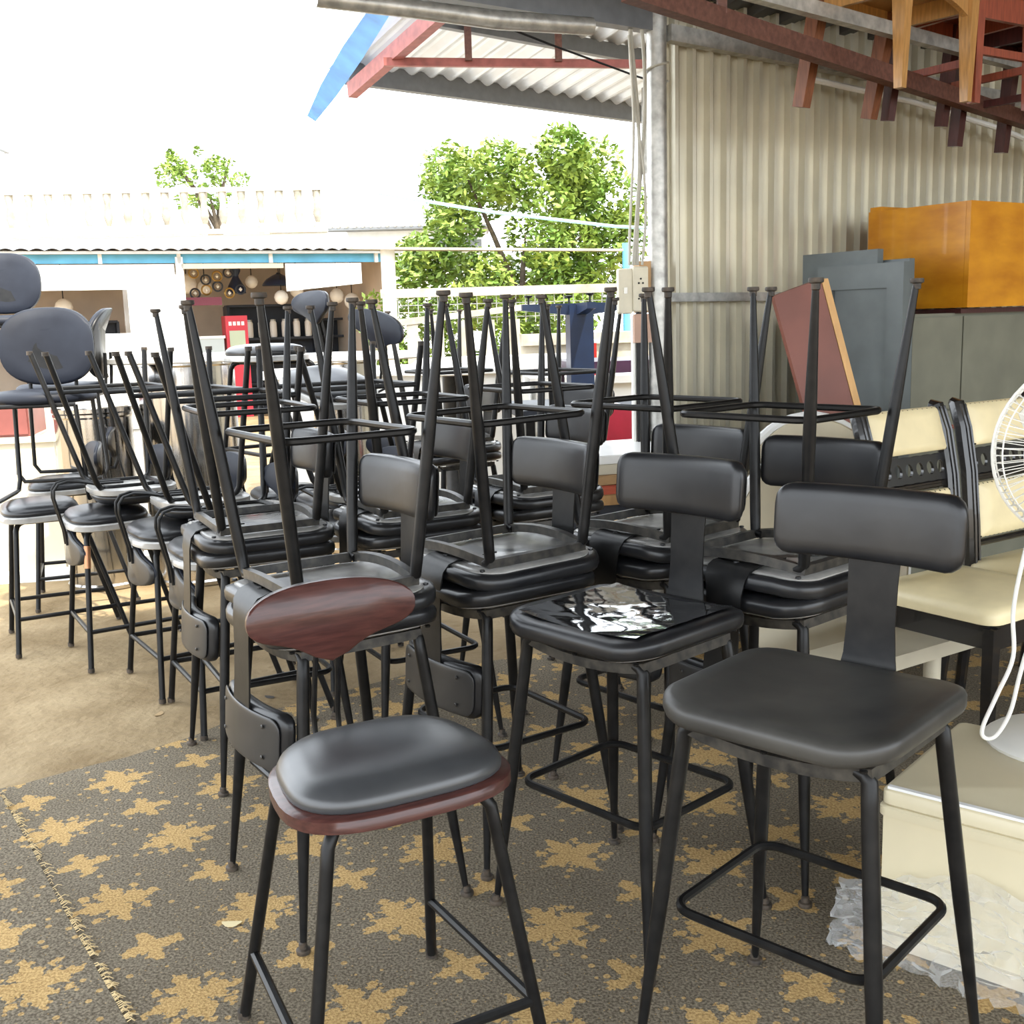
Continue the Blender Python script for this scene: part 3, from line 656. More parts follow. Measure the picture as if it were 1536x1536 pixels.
def rack_chair(label, fl, fr, depth, m, h=.45, taper=.6, apron='arch', thick=.042, zb=2.15, rake=0, m2=None):
    a, c = V(*fl, 0), V(*fr, 0); d = (c - a); wd = d.length; yaw = math.atan2(d.y, d.x)
    t = thing('wooden_chair', label, 'chair', ((a.x + c.x) / 2, (a.y + c.y) / 2, zb), yaw, 'wooden chairs stored on the high rack')
    for sx in (-1, 1):
        for y, k in ((0, 1), (depth, -1)):
            x = sx * wd / 2
            MB().tube([(x, y + (rake if y else 0), 0), (x, y, h)], [thick * (taper if not y else .85) * .707, thick * .707], 4).build('leg', (m2 or m) if y else m, t, smooth=False)  # m2 gives the rear legs a darker colour, their shade painted in
    n = 12
    for y in (0, depth):
        mb = MB(); top, bot = [], []
        for i in range(n + 1):
            u = -1 + 2 * i / n; x = u * wd / 2; dp = .045 + (.055 * u * u if apron == 'arch' else .045)
            bot.append((x, h - dp)); top.append((x, h))
        lo = [(x, y - .011, z) for x, z in bot] + [(x, y - .011, z) for x, z in top]; hi = [(x, y + .011, z) for x, z in bot] + [(x, y + .011, z) for x, z in top]
        k = n + 1; mb.add(lo + hi, [(i, i + 1, k + i + 1, k + i) for i in range(n)] + [(2 * k + i, 3 * k + i, 3 * k + i + 1, 2 * k + i + 1) for i in range(n)] + [(i, 2 * k + i, 2 * k + i + 1, i + 1) for i in range(n)] + [(k + i, k + i + 1, 3 * k + i + 1, 3 * k + i) for i in range(n)])
        mb.build('apron', m, t, smooth=False)
    for sx in (-1, 1): MB().box((sx * wd / 2, depth / 2, h - .035), (.022, depth, .07)).build('side_rail', m, t, smooth=False)
    if apron != 'arch':
        MB().box((0, 0, .20), (wd, .02, .03)).build('stretcher', m, t, smooth=False)
        for sx in (-1, 1): MB().box((sx * wd / 2, depth / 2, .16), (.02, depth, .03)).build('stretcher', m, t, smooth=False)
    slab(rrect(wd + .06, depth + .06, .03, 3), [(.97, h), (1, h + .006), (1, h + .02), (.97, h + .028)]).build('seat', m, t, (0, depth / 2, 0))
    for sx in (-1, 1): MB().tube([(sx * wd / 2, depth, h), (sx * wd / 2, depth + .03, h + .25), (sx * wd / 2, depth + .09, h + .5)], thick * .6, 4).build('back_post', m, t, smooth=False)
    MB().box((0, depth + .08, h + .45), (wd, .022, .10)).build('top_rail', m, t, smooth=False)
    return t
rack_chair('light oak chair with arched apron, leftmost on the high rack', (1.449, 4.165), (1.815, 4.478), .34, OAKW, h=.40, taper=.55, thick=.058, rake=.08, m2=OAK_SHADED)
rack_chair('cherry red chair with stretchers, middle of the high rack', (1.86, 4.511), (2.16, 4.70), .36, CHERRY, h=.41, apron='straight', taper=.7, thick=.048, rake=.05, m2=DARKRED)
rack_chair('dark red chair at the right edge of the high rack', (2.30, 4.85), (2.62, 5.10), .36, DARKRED, h=.46, apron='straight', taper=1, thick=.055, zb=2.08, rake=.04)

# ================================================================== EAVE AND AWNING
ep = MB().tube([(-.62, 4.02, 2.475), (-.3, 4.16, 2.468), (.0, 4.27, 2.45), (.36, 4.42, 2.455)], [.03, .032, .034, .032], 12).build('eave_pipe', GALV); tag(ep, 'grey round pipe hanging along the eave of the store roof', 'pipe')
aw = thing('awning_roof', 'corrugated zinc awning on red oxide frame outside the opening', 'awning', (0, 0, 0))
AD = V(.77, .64, 0).normalized(); A0 = V(-.93, 7.40, 2.95); AN = V(.49, -.87, 0).normalized()
def A(s, o, z=0): return A0 + AD * s + AN * o + V(0, 0, .115 * o + z)
cp = tuple((k / 8, .018 * cos(2 * pi * k / 8)) for k in range(8))
corrug(44, .16, cp, lambda t, d: (A(t - .12, -.15, d + .05), A(t - .12, 2.35, d + .05)), 'roof_sheet', AWNM, aw)
MB().bar(A(-.05, 0), A(7, 0), .06, .13).build('far_purlin', PURLIN, aw, smooth=False)
MB().bar(A(.1, 1.0, .0), A(7, 1.0, 0), .05, .09).build('middle_purlin', PURLIN, aw, smooth=False)
MB().bar(A(-.05, 2.2, 0), A(7, 2.2, 0), .06, .12).build('near_purlin', PURLIN, aw, smooth=False)
MB().bar((-0.926, 7.256, 2.820), (-0.299, 6.125, 2.965), .06, .09).build('rafter', REDOX, aw, smooth=False)
MB().bar((-0.658, 6.631, 2.845), (1.265, 6.947, 2.845), .035, .045).build('tie_bar', REDOX, aw, smooth=False)
for px, py in ((-0.171, 6.678), (0.353, 6.779)): MB().bar((px, py, 2.85), (px, py, 3.10), .04, .04, (0, 1, 0)).build('strut', RUST, aw, smooth=False)
MB().strip([(-1.36, 8.3, 2.85), (-1.12, 7.6, 2.90), (-.86, 6.85, 2.95), (-.58, 6.05, 3.0)], (.80, .28, -.53), [.07, .12, .13, .10], .01).build('blue_edge_sheet', BLUET, aw)
for px, py in ((1.0, 7.95), (1.06, 8.0)): MB().tube([(px, py, 2.35), (px, py, 2.92)], .02, 8).build('hanging_bracket', GALV, aw)
wl = MB().tube([(-.25, 6.3, 3.05), (.3, 6.5, 2.88), (.8, 6.7, 2.74), (1.4, 7.0, 2.62)], .006, 5).build('wire', BMETAL); tag(wl, 'thin dark wire sagging beneath the zinc awning', 'wire')

# ================================================================== YARD: tables, drums, furniture
def round_table(label, x, y, h, r, drum_r, m_top, drum_m, z=0):
    t = thing('pedestal_table', label, 'table', (x, y, z))
    MB().lathe([(.02, h - .035), (r - .01, h - .035), (r, h - .028), (r, h - .006), (r - .008, h), (.02, h)], 40).build('table_top', m_top, t, ang=30)
    MB().lathe([(drum_r * 1.04, 0), (drum_r * 1.04, .02), (drum_r, .03), (drum_r, h - .06), (drum_r * 1.03, h - .05), (drum_r * 1.03, h - .036)], 36).build('drum_base', drum_m, t, ang=30)
    return t
round_table('round white table on a fat stainless drum, left of centre', -1.76, 6.05, 1.235, .46, .26, TABLEW, STEEL)
round_table('second white round table behind, partly hidden by upturned legs', -1.0, 6.75, 1.20, .52, .20, TABLEW, STEEL)
round_table('short stainless drum table beside the fat drum', -2.25, 5.95, .98, .21, .20, STEEL, STEEL)
round_table('low white round table in the yard behind the far stools', -.35, 7.9, 1.05, .55, .12, TABLEW, BMETAL)
# upturned navy pedestal on a purple table
pt = thing('dining_table', 'dark purple topped table carrying the upturned navy pedestal', 'table', (.86, 7.35, 0), R(12))
MB().box((0, 0, 1.06), (1.05, .7, .075)).build('table_top', PURPLE, pt, smooth=False)
for sx in (-1, 1):
    for sy in (-1, 1): MB().box((sx * .46, sy * .29, .51), (.06, .06, 1.02)).build('leg', PURPLE, pt, smooth=False)
MB().box((0, 0, .32), (.9, .04, .06)).build('stretcher', PURPLE, pt, smooth=False)
pd = thing('table_pedestal', 'upturned navy steel table pedestal with four arms in the air', 'table base', (.43, 6.55, .885), R(8))
MB().box((0, 0, .28), (.14, .14, .56)).build('column', NAVY, pd, smooth=False)
for k in range(4):
    a = k * pi / 2; d = V(cos(a), sin(a), 0)
    MB().hexa([d * .04 + V(-d.y, d.x, 0) * .03 + V(0, 0, .50), d * .04 - V(-d.y, d.x, 0) * .03 + V(0, 0, .50), d * .34 - V(-d.y, d.x, 0) * .025 + V(0, 0, .535), d * .34 + V(-d.y, d.x, 0) * .025 + V(0, 0, .535)],
              [d * .04 + V(-d.y, d.x, 0) * .03 + V(0, 0, .57), d * .04 - V(-d.y, d.x, 0) * .03 + V(0, 0, .57), d * .34 - V(-d.y, d.x, 0) * .025 + V(0, 0, .57), d * .34 + V(-d.y, d.x, 0) * .025 + V(0, 0, .57)]).build('arm', NAVY, pd, smooth=False)
    MB().lathe([(.006, 0), (.006, .035), (.024, .042), (.026, .05), (.01, .052)], 10, (d.x * .3, d.y * .3, .57)).build('leveller_foot', BMETAL, pd)
st_ = thing('low_table', 'low black topped table under the upturned navy pedestal', 'table', (.42, 6.3, 0), R(10))
MB().box((0, .1, .86), (.8, .8, .045)).build('table_top', SHOPDARK, st_, smooth=False)
for sx in (-1, 1):
    for sy in (-1, 1): MB().box((sx * .36, .1 + sy * .36, .42), (.05, .05, .84)).build('leg', BMETAL, st_, smooth=False)
# stack of table boards and red chairs near the post
GB = 'table boards piled near the corner post'
for i, (m, lab, z, dx, wd, th) in enumerate(((PINE, 'pine table board lowest in the pile near the corner post', .62, 0, .62, .045), (REDORANGE, 'red orange board second from the bottom of the pile', .667, .03, .6, .035), (BOXTAN, 'tan table board in the middle of the pile', .704, -.02, .64, .04), (BEIGE, 'pale thick board near the top of the pile', .746, .02, .6, .04), (TABLEW, 'white table board topmost in the pile near the post', .788, 0, .66, .035))):
    t = thing('table_board', lab, 'board', (.42 + dx, 4.62, z), R(14 + 4 * (i % 3)), GB)
    MB().box((0, 0, th / 2), (wd, .5, th)).build('board', m, t, smooth=False)
    MB().box((0, -.252, th / 2), (wd, .006, th * .8)).build('edge_band', m, t, smooth=False)
tr = thing('trestle', 'dark wooden trestle holding up the pile of table boards', 'trestle', (.42, 4.62, 0), R(14))
MB().box((0, 0, .595), (.55, .4, .05)).build('top_frame', SHOPDARK, tr, smooth=False)
for sx in (-1, 1):
    for sy in (-1, 1): MB().box((sx * .22, sy * .16, .285), (.05, .05, .57)).build('leg', SHOPDARK, tr, smooth=False)
def make_red():
    t = thing('red_chair', '-', 'chair')
    slab(rrect(.42, .42, .06, 5), [(.95, .42), (1, .43), (1, .46), (.93, .48)]).build('seat', REDV, t)
    bo = [(.21 * math.copysign(abs(cos(a)) ** .8, cos(a)), .24 * math.copysign(abs(sin(a)) ** .8, sin(a))) for a in [2 * pi * k / 32 for k in range(32)]]
    mb = slab(bo, [(.95, 0), (1, .008), (1, .03), (.93, .04)]); mb.v = [(x, .22 - z + .12 * y, .68 + y) for x, y, z in mb.v]; mb.build('backrest', REDV, t, ang=50)
    mb = slab(bo, [(1.03, -.01), (1.04, 0), (1.03, .01)]); mb.v = [(x, .22 - z + .12 * y, .68 + y) for x, y, z in mb.v]; mb.build('back_trim', WHITE, t)
    for sx in (-1, 1):
        for sy in (-1, 1): MB().tube([(sx * .17, sy * .17, .42), (sx * .20, sy * .2, 0)], .014, 8).build('leg', BMETAL, t)
    return Proto(t)
RC = make_red()
RC.put('crimson upholstered chair behind the board pile, left of the post', (.62, 5.55, -.004), R(25))
# left yard: brown cabinet, beige box, white chair, wrapped board, boards on the ground
bx = thing('storage_box', 'pale beige storage box under the red brown cabinet, left edge', 'box', (-3.1, 6.35, 0), R(12))
MB().box((0, 0, .385), (.95, .5, .77)).build('body', BEIGE, bx, smooth=False)
MB().box((0, 0, .785), (.99, .54, .03)).build('lid', BEIGE, bx, smooth=False)
bc = thing('side_cabinet', 'red brown cabinet stacked on the beige box, left edge', 'cabinet', (-3.22, 6.36, .80), R(12))
MB().box((0, 0, .10), (.92, .46, .20)).build('body', BROWNCAB, bc, smooth=False)
for sx in (-1, 1): MB().box((sx * .23, -.236, .10), (.445, .02, .17)).build('door', BROWNCAB, bc, smooth=False)
wc = thing('white_armchair', 'white plastic covered armchair in the yard behind the round backs', 'armchair', (-2.62, 7.3, 0), R(20))
slab(rrect(.75, .6, .06, 4), [(.97, .75), (1, .78), (1, .98), (.97, 1.0)]).build('seat', WHITEP, wc)
mb = slab(rrect(.75, .36, .08, 5), [(.95, 0), (1, .02), (1, .09), (.94, .11)]); mb.v = [(x, .30 - z, 1.18 + y) for x, y, z in mb.v]; mb.build('backrest', WHITEP, wc, ang=50)
for sx in (-1, 1): slab(rrect(.12, .6, .05, 5), [(.95, .75), (1, .78), (1, 1.18), (.92, 1.24)]).build('armrest', WHITEP, wc, (sx * .37, 0, 0))
MB().box((0, 0, .37), (.7, .55, .75)).build('plinth', WHITE, wc, smooth=False)
wb = thing('wrapped_board', 'tall white board in plastic film standing before the shop blind', 'board', (-3.0, 9.6, 0), R(8))
MB().box((0, 0, .92), (.45, .04, 1.84)).build('board', WHITE, wb, smooth=False)
ws = MB(); vs = []
for j in range(21):
    for i in range(15): vs.append(((i / 14 - .5) * .52, -.045 + .02 * noise.noise((i * .6, j * .35, 3)), 1.0 + j * .043 + .01 * noise.noise((i, j, 1))))
ws.add(vs, [(j * 15 + i, j * 15 + i + 1, (j + 1) * 15 + i + 1, (j + 1) * 15 + i) for j in range(20) for i in range(14)]); ws.build('plastic_film', CLEAR, wb)
for i, (x, y, rz, lab) in enumerate(((-2.45, 6.15, 8, 'white plank on the ground nearest behind the round seated chairs'), (-2.2, 6.55, -4, 'white plank on the ground lying second from the chairs'), (-2.5, 6.95, 6, 'white plank on the ground farthest back by the box'))):
    o = MB().box((0, 0, .02), (1.3, .16, .045)).build('plank', WHITE, None, (x, y, -.003), (0, 0, R(rz)), smooth=False); tag(o, lab, 'plank', 'planks lying in the yard')
# litter on the floor
for i, (x, y, lab) in enumerate(((-.68, 2.35, 'pale dry leaf on the carpet near the wooden backed chair'), (-1.30, 3.80, 'dry leaf on the concrete beyond the carpet edge'), (-.93, 3.95, 'dark scrap on concrete by the nearest round seated pair'))):
    pts = [(.022 * cos(a) * (1 + .2 * sin(3 * a)), .012 * sin(a)) for a in [2 * pi * k / 14 for k in range(14)]]
    o = slab(pts, [(1, .0), (1, .0015)], lambda x_, y_: 6 * x_ * x_).build('dry_leaf', mat('dry_leaf_%d' % i, ((.62, .52, .30), (.35, .24, .12), (.05, .045, .04))[i], .8), None, (x, y, .001 if y < 3.2 else -.004), (0, 0, i * 1.3)); tag(o, lab, 'leaf')

# ================================================================== FAR SIDE: shop, wall, fence, trees
SA, SB = V(-6.71, 15, 0), V(-1.70, 17.2, 0); SU = (SB - SA).normalized(); SL = (SB - SA).length; SYAW = math.atan2(SU.y, SU.x)
shop = thing('shop', 'single storey lamp shop with blue fascia across the yard', 'shop', SA, SYAW)
MB().box((SL / 2 - 3, .05, 2.38), (SL + 6, .05, .125)).build('fascia', BLUE, shop, smooth=False)
MB().box((SL / 2 - 3, 1.4, 2.62), (SL + 6.2, 3.2, .04), Matrix.Rotation(R(6), 3, 'X')).build('roof', AWNM, shop, smooth=False)
re_ = corrug(62, .19, ((0, 0), (.25, .02), (.5, .03), (.75, .02)), lambda t, d: ((t - 6.1, -.32, 2.47 + d), (t - 6.1, .3, 2.53 + d)), 'roof_edge', PURLIN, shop)
MB().box((SL / 2 - 3, 4.2, 1.3), (SL + 6, .1, 2.6)).build('back_wall', PLASTER, shop, smooth=False)
MB().box((SL - .02, 2.1, 1.25), (.1, 4.2, 2.5)).build('side_wall', PLASTER, shop, smooth=False)
MB().box((SL / 2 - 3, 2.1, 2.52), (SL + 6, 4.2, .05)).build('shop_ceiling', PLASTER, shop, smooth=False)
for x in (-2.6, 2.30, SL - .1): MB().box((x, .02, 1.2), (.10, .10, 2.4)).build('column', WHITE, shop, smooth=False)
for x in (-1.0, 1.25, 2.3, 3.6, 5.2): MB().box((x, .0, 2.38), (.05, .06, .14)).build('fascia_bracket', WHITE, shop, smooth=False)
MB().box((.85, -.02, 2.13), (2.75, .03, .34)).build('roller_blind', WHITE, shop, smooth=False)
MB().box((-2.6, -.02, 2.05), (3.9, .03, .5)).build('roller_blind', WHITE, shop, smooth=False)
MB().hexa([V(3.80, -.04, 2.30), V(4.95, -.04, 2.30), V(4.95, -.04, 2.00), V(3.80, -.04, 1.90)], [V(3.80, -.01, 2.30), V(4.95, -.01, 2.30), V(4.95, -.01, 2.00), V(3.80, -.01, 1.90)]).build('roller_blind', WHITE, shop, smooth=False)
MB().box((3.05, .0, 2.27), (1.45, .06, .07)).build('lintel', BEIGE, shop, smooth=False)
def S(x, y, z): return SA + SU * x + V(-SU.y, SU.x, 0) * y + V(0, 0, z)
# shop fittings
for i, (x, y, z, wd, h, lab) in enumerate(((4.1, 2.6, 0, 1.5, 1.75, 'dark open shelf unit in the middle of the lamp shop'), (5.2, 3.0, 0, .7, 1.5, 'dark shelf unit at the right end of the lamp shop'), (.9, 2.6, 0, 1.4, 1.55, 'dark low shelf unit behind the white blind, left part of shop'))):
    t = thing('shelf_unit', lab, 'shelf', S(x, y, z), SYAW)
    for zz in (.05, .45, .85, 1.2, h): MB().box((0, 0, zz), (wd, .4, .04)).build('shelf', SHOPDARK, t, smooth=False)
    for sx in (-1, 1): MB().box((sx * wd / 2, 0, h / 2), (.04, .4, h)).build('upright', SHOPDARK, t, smooth=False)
    MB().box((0, .2, h / 2), (wd, .02, h)).build('back_board', SHOPDARK, t, smooth=False)
for i in range(7):
    x = 3.5 + i * .2; t = thing('glass_jar', ('first', 'second', 'third', 'fourth', 'fifth', 'sixth', 'seventh')[i] + ' pale glass jar from the left on the dark shop shelf', 'jar', S(x, 2.5, 1.22), 0, 'jars on the shop shelf')
    MB().lathe([(.05, 0), (.06, .02), (.06, .24), (.045, .27)], 12).build('jar', GLOBE, t); MB().lathe([(.05, .27), (.05, .30)], 12).build('lid', GALV, t)
rc = thing('red_cabinet', 'red metal cabinet with white lettering inside the lamp shop', 'cabinet', S(3.26, 1.4, 0), SYAW)
MB().box((0, 0, .79), (.34, .35, 1.58)).build('body', mat('red_cabinet_paint', (.55, .03, .05), .4), rc, smooth=False)
MB().box((0, -.18, 1.22), (.24, .01, .26)).build('window', mat('cabinet_window', (.45, .5, .36), .3), rc, smooth=False)
for k in range(4): MB().box((-.10 + .065 * k, -.181, 1.46), (.045, .008, .06)).build('pale_lettering', WHITE, rc, smooth=False)
gb = thing('display_case', 'grey glazed display case beside the red cabinet', 'display case', S(2.66, 1.3, 0), SYAW)
MB().box((0, 0, .62), (.74, .4, 1.24)).build('body', mat('case_grey', (.42, .46, .46), .4), gb, smooth=False)
MB().box((0, -.205, .98), (.68, .01, .09)).build('vent_strip', SHOPDARK, gb, smooth=False)
MB().box((0, 0, 1.26), (.78, .44, .04)).build('top', WHITE, gb, smooth=False)
# lamps
def lamp(label, x, y, zb, kind, r):
    t = thing('pendant_lamp', label, 'lamp', S(x + .24, y, zb), 0, 'pendant lamps in the shop')
    if kind == 'globe':
        MB().lathe([(.01, 0), (r * .5, r * .13), (r * .87, r * .5), (r, r), (r * .87, r * 1.5), (r * .5, r * 1.87), (.02, 2 * r)], 20).build('shade', GLOBE, t, ang=60); top = 2 * r
    elif kind == 'dish':
        MB().lathe([(r, 0), (r * .98, .03), (r * .75, .10), (r * .35, .16), (.04, .18), (.03, .2)], 24).build('shade', NAVY, t, ang=50); MB().lathe([(r * .96, .004), (.02, .006)], 24).build('lining', GLOBE, t); top = .2
    else:
        MB().lathe([(r, 0), (r * .8, .12), (r * .35, .24), (r * .3, .27), (r * .55, .34), (r * .5, .42), (.03, .46)], 20).build('shade', NAVY, t, ang=50); top = .46
    MB().tube([(0, 0, top), (0, 0, 2.49 - zb)], .008, 6).build('cord', BMETAL, t)
for a in (('wide dark dish pendant lamp, largest in the shop', 3.72, 1.2, 2.03, 'dish', .26), ('dark hourglass pendant lamp left of the wide dish lamp', 3.05, 1.2, 1.92, 'cone', .15),
          ('white globe lamp between hourglass and dish lamps', 3.33, 1.4, 2.0, 'globe', .10), ('white globe lamp lowest, under the wide dish lamp', 3.70, 1.0, 1.73, 'globe', .11), ('white globe lamp right of the dish lamp by the blind', 4.02, 1.3, 1.84, 'globe', .11),
          ('white globe lamp at the left end of the lamp display', 2.32, 1.3, 1.93, 'globe', .15), ('white globe lamp above the display case', 2.62, 1.5, 1.92, 'globe', .11), ('white globe lamp just below the slanted blind', 4.70, 1.4, 1.74, 'globe', .12),
          ('pinkish globe lamp right of the slanted blind middle', 4.92, 1.3, 1.64, 'globe', .13), ('white globe lamp rightmost, beside the end column', 5.30, 1.5, 1.80, 'globe', .13), ('pale pendant lamp behind the left blind', .55, 1.6, 1.64, 'globe', .13)): lamp(*a)
# wall ornaments: ring shaped sconces
for i in range(9):
    x = 2.62 + (i % 5) * .17; z = 1.92 + (i // 5) * .2 + .05 * ((i * 7) % 3)
    t = thing('wall_sconce', ('leftmost', 'second', 'middle', 'fourth', 'rightmost')[i % 5] + ' ring sconce of the ' + ('lower', 'upper')[i // 5] + ' row in the lamp shop cluster', 'sconce', S(x, .9, z), SYAW, 'ring sconces clustered in the shop')
    MB().tube([(.07 * cos(a), 0, .07 * sin(a)) for a in [2 * pi * k / 20 for k in range(20)]], .014, 6, True).build('ring', LAMPY if i % 2 else SHOPDARK, t)
    MB().lathe([(.005, -.03), (.03, 0), (.005, .03)], 10).build('bulb', GLOBE, t)
pl_ = MB().box((0, 0, .06), (.55, .05, .12)).build('signboard', mat('maroon_board', (.16, .02, .04), .5), None, S(2.72, .85, 1.74), (0, 0, SYAW), smooth=False); tag(pl_, 'maroon board below the ring sconces in the shop', 'board')
# building with balustrade behind the shop
bd = thing('balcony_building', 'white building with a balustrade terrace behind the shop roof', 'building', (-10.4, 24.0, 0), R(6))
MB().box((2.5, 2, 1.7), (9, 4, 3.4)).build('wall', WHITE, bd, smooth=False)
MB().box((2.4, -.05, 4.33), (8.4, .2, .09)).build('handrail', BEIGE, bd, smooth=False)
MB().box((2.4, -.05, 3.46), (8.4, .2, .10)).build('base_rail', BEIGE, bd, smooth=False)
for k in range(20):
    MB().lathe([(.09, 0), (.09, .06), (.05, .12), (.1, .3), (.06, .55), (.09, .7), (.09, .78)], 10, (-1.2 + k * .40, -.05, 3.50)).build('baluster', CONC, bd)
MB().box((-1.8, 1, 4.7), (2.2, 2.4, 2.2)).build('stair_tower', WHITE, bd, smooth=False)
MB().hexa([V(-3.1, -.4, 5.5), V(-.6, -.4, 5.5), V(-.6, 2.4, 5.5), V(-3.1, 2.4, 5.5)], [V(-3.0, -.3, 5.62), V(-1.7, -.3, 6.1), V(-1.7, 2.3, 6.1), V(-3.0, 2.3, 5.62)]).build('tower_roof', PURLIN, bd, smooth=False)
rr_ = thing('tiled_outbuilding', 'low white outbuilding with grey tile ridge left of the tree', 'building', (-3.3, 31.0, .8), R(3))
MB().box((0, 0, 1.13), (5.6, 2, 3.85)).build('wall', WHITE, rr_, smooth=False)
MB().box((0, -.3, 3.06), (5.8, 2.6, .07)).build('roof_slab', PURLIN, rr_, smooth=False)
for k in range(27): MB().tube([(-2.75 + k * .21, -1.62, 3.12), (-2.75 + k * .21, .9, 3.16)], .05, 6).build('ridge_tile', CONC, rr_)
MB().box((1.9, -1.06, 2.6), (1.5, .1, .3)).build('window_hood', PURLIN, rr_, smooth=False)
# long low sheet roof right of the shop
lr = thing('shed_roof', 'long low grey sheet roof crossing in front of the tree', 'roof', (0, 0, 0))
MB().hexa([V(-1.9, 13.6, 2.28), V(3.2, 14.6, 2.16), V(3.2, 15.9, 2.24), V(-1.9, 15.2, 2.36)], [V(-1.9, 13.6, 2.31), V(3.2, 14.6, 2.19), V(3.2, 15.9, 2.27), V(-1.9, 15.2, 2.39)]).build('roof_sheet', CONC, lr, smooth=False)
for x, y, m, r in ((-1.45, 14.0, WHITE, .09), (1.55, 14.3, BLUE, .05), (3.0, 14.7, BLUE, .05)): MB().tube([(x, y, 0), (x, y, 2.3)], r, 10).build('pole', m, lr)
pv = MB().tube([(-1.6, 14.2, 3.0), (-.2, 14.1, 2.72), (1.4, 14.2, 2.5), (2.9, 14.5, 2.42)], .022, 6).build('water_pipe', mat('pale_blue_pipe', (.35, .6, .66), .4)); tag(pv, 'pale blue pipe sagging in front of the big tree', 'pipe')
# fence with wire mesh
fc = thing('mesh_fence', 'wire mesh fence on concrete rails below the big tree', 'fence', (-1.25, 13.0, 0), R(7))
MB().box((1.9, 0, 1.72), (4.2, .12, .10)).build('top_beam', CONC, fc, smooth=False)
MB().hexa([V(-.3, -.06, 1.32), V(1.6, -.06, 1.50), V(1.6, .06, 1.50), V(-.3, .06, 1.32)], [V(-.3, -.06, 1.40), V(1.6, -.06, 1.57), V(1.6, .06, 1.57), V(-.3, .06, 1.40)]).build('sloping_rail', CONC, fc, smooth=False)
for x in (-.15, .15, .45, .75, 1.05, 1.35): MB().box((x, 0, .70), (.13, .10, 1.38)).build('concrete_post', CONC, fc, smooth=False)
for k in range(34): MB().tube([(.0 + k * .115, 0, 1.35), (.0 + k * .115, 0, 1.68)], .006, 4).build('vertical_wire', GALV, fc)
for z in (1.42, 1.50, 1.58): MB().tube([(0, 0, z), (3.9, 0, z)], .006, 4).build('horizontal_wire', GALV, fc)
rw = thing('retaining_wall', 'stained grey concrete retaining wall behind the navy pedestal', 'wall', (1.4, 12.2, 0), R(6))
MB().box((0, 0, .55), (2.6, .3, 1.1)).build('lower_wall', CONC, rw, smooth=False)
MB().box((.1, -.02, 1.16), (2.7, .36, .12)).build('coping', CONC, rw, smooth=False)
cv = thing('covered_cart', 'white covered cart with rounded hood in the yard', 'cart', (-.05, 10.2, 0), R(5))
slab(rrect(1.9, .9, .2, 5), [(1, .35), (1, .75), (.95, .95), (.8, 1.05)]).build('hood', WHITEP, cv, ang=50)
for sx in (-.6, .6): MB().tube([(sx, -.42, .2), (sx, .42, .2)], .2, 16).build('wheel', RUBBER, cv)
yb = thing('yard_counter', 'white counter in the yard behind the far upturned stools', 'counter', (-.9, 9.0, 0), R(4))
MB().box((0, 0, 1.0), (2.1, .7, .06)).build('worktop', TABLEW, yb, smooth=False)
MB().box((0, .02, .48), (2.0, .6, .97)).build('body', WHITE, yb, smooth=False)
yr = thing('yard_counter', 'white counter at the right, red crate standing on it', 'counter', (1.0, 9.2, 0), R(4))
MB().box((0, 0, .88), (1.7, .7, .06)).build('worktop', TABLEW, yr, smooth=False)
MB().box((0, .02, .42), (1.6, .6, .85)).build('body', WHITE, yr, smooth=False)
cr = thing('red_crate', 'red plastic crate on the white counter beside the navy pedestal', 'crate', (.63, 9.1, .912), R(8))
MB().box((0, 0, .13), (.17, .2, .26)).build('body', mat('red_crate_plastic', (.6, .03, .02), .4), cr, smooth=False)
MB().box((0, 0, .27), (.19, .22, .025)).build('rim', WHITE, cr, smooth=False)
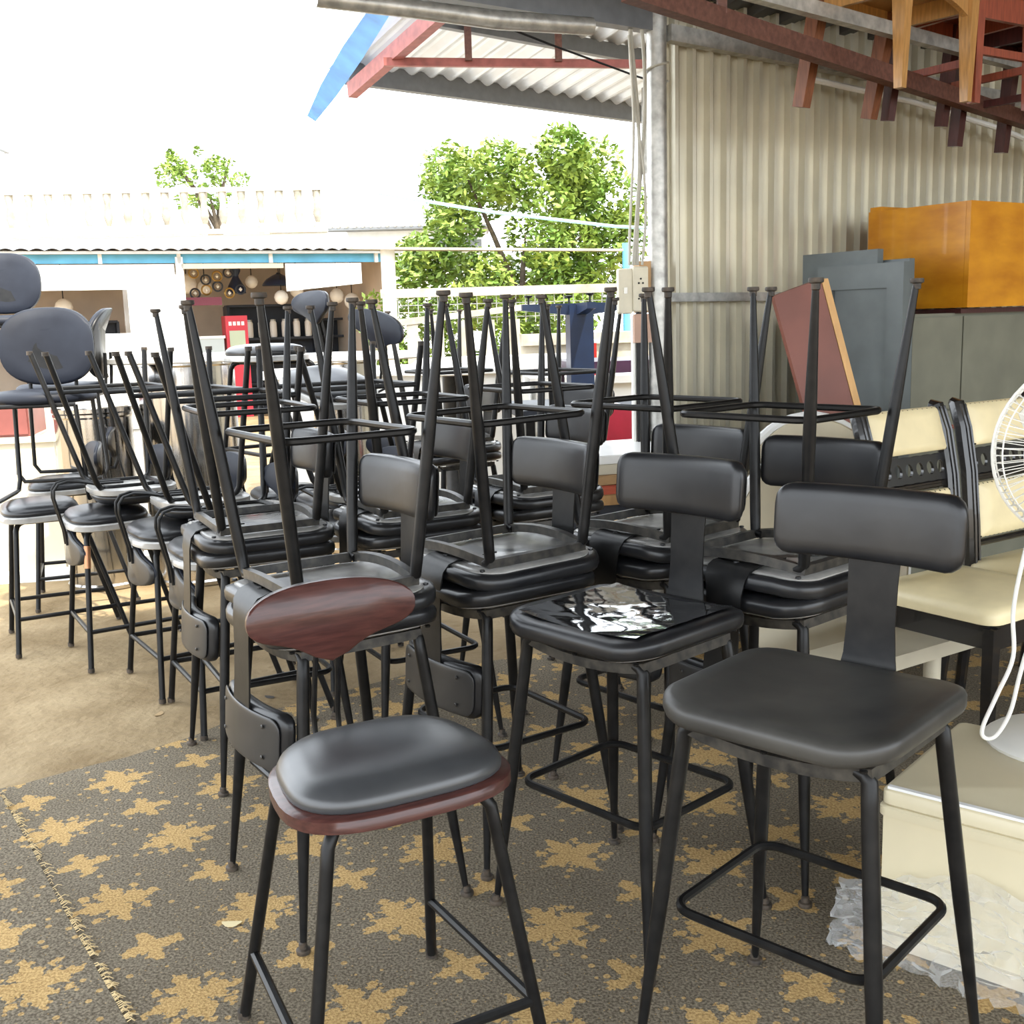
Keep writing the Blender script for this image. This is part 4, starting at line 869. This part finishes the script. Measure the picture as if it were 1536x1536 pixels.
# trees
def tree(label, x, y, h0, h1, rad, n, seed, leafsize, blobs, group):
    rnd = random.Random(seed); t = thing('tree', label, 'tree', (x, y, 0), 0, group)
    tr_ = MB(); tr_.tube([(0, 0, 0), (.1, 0, h0 * .5), (.0, .05, h0)], [.16, .13, .10], 8)
    for bx_, by_, bz, br in blobs[:7]:
        tr_.tube([(.02, 0, h0 * rnd.uniform(.6, 1)), (bx_ * .5, by_ * .5, (h0 + bz) / 2), (bx_, by_, bz)], [.07, .05, .015], 6)
    tr_.build('trunk', BARK, t)
    lf = MB(); tot = sum(b_[3] ** 2 for b_ in blobs)
    for bx_, by_, bz, br in blobs:
        for _ in range(int(n * br * br / tot)):
            d = V(rnd.gauss(0, 1), rnd.gauss(0, 1), rnd.gauss(0, 1)).normalized() * br * rnd.uniform(.45, 1.05) ** .6
            p = V(bx_, by_, bz) + d; s_ = leafsize * rnd.uniform(.6, 1.3)
            a = V(rnd.gauss(0, 1), rnd.gauss(0, 1), rnd.gauss(0, .6)).normalized(); b_2 = a.cross(V(rnd.gauss(0, 1), rnd.gauss(0, 1), 1.2)).normalized()
            lf.add([p - a * s_, p + b_2 * s_ * .45, p + a * s_, p - b_2 * s_ * .45], [(0, 1, 2, 3)])
    l = lf.build('foliage', LEAF, t, smooth=False); l['kind'] = 'stuff'
rb_ = random.Random(3); bl = []
for _ in range(80):
    a = rb_.uniform(0, 2 * pi); u = rb_.random(); zz = 1.5 + 3.0 * u; sp_ = 2.75 * math.sqrt(max(.04, 1 - ((zz - 2.3) / 2.5) ** 2)); q = rb_.uniform(.2, 1) ** .5
    bl.append((sp_ * q * cos(a) + .02, 1.4 * q * sin(a), zz, rb_.uniform(.32, .6)))
tree('big bushy green tree behind the mesh fence', .30, 22.5, 1.9, 4.6, 2.3, 26000, 5, .085, bl, 'trees beyond the yard')
rb_ = random.Random(9); bl = [(rb_.uniform(-1.1, 1.1), rb_.uniform(-.6, .6), rb_.uniform(4.6, 6.1), rb_.uniform(.12, .36)) for _ in range(20)]
tree('sparse small tree above the balustrade building', -7.6, 30, 4.3, 6, 1.2, 2200, 6, .075, bl, 'trees beyond the yard')
rb_ = random.Random(11); bl = [(rb_.uniform(-1.3, 1.0), rb_.uniform(-.3, .3), rb_.uniform(.7, 1.5), rb_.uniform(.2, .4)) for _ in range(24)]
tree('low green shrub growing behind the mesh fence', -.55, 14.6, .5, 1.4, 1.2, 5000, 8, .05, bl, 'trees beyond the yard')
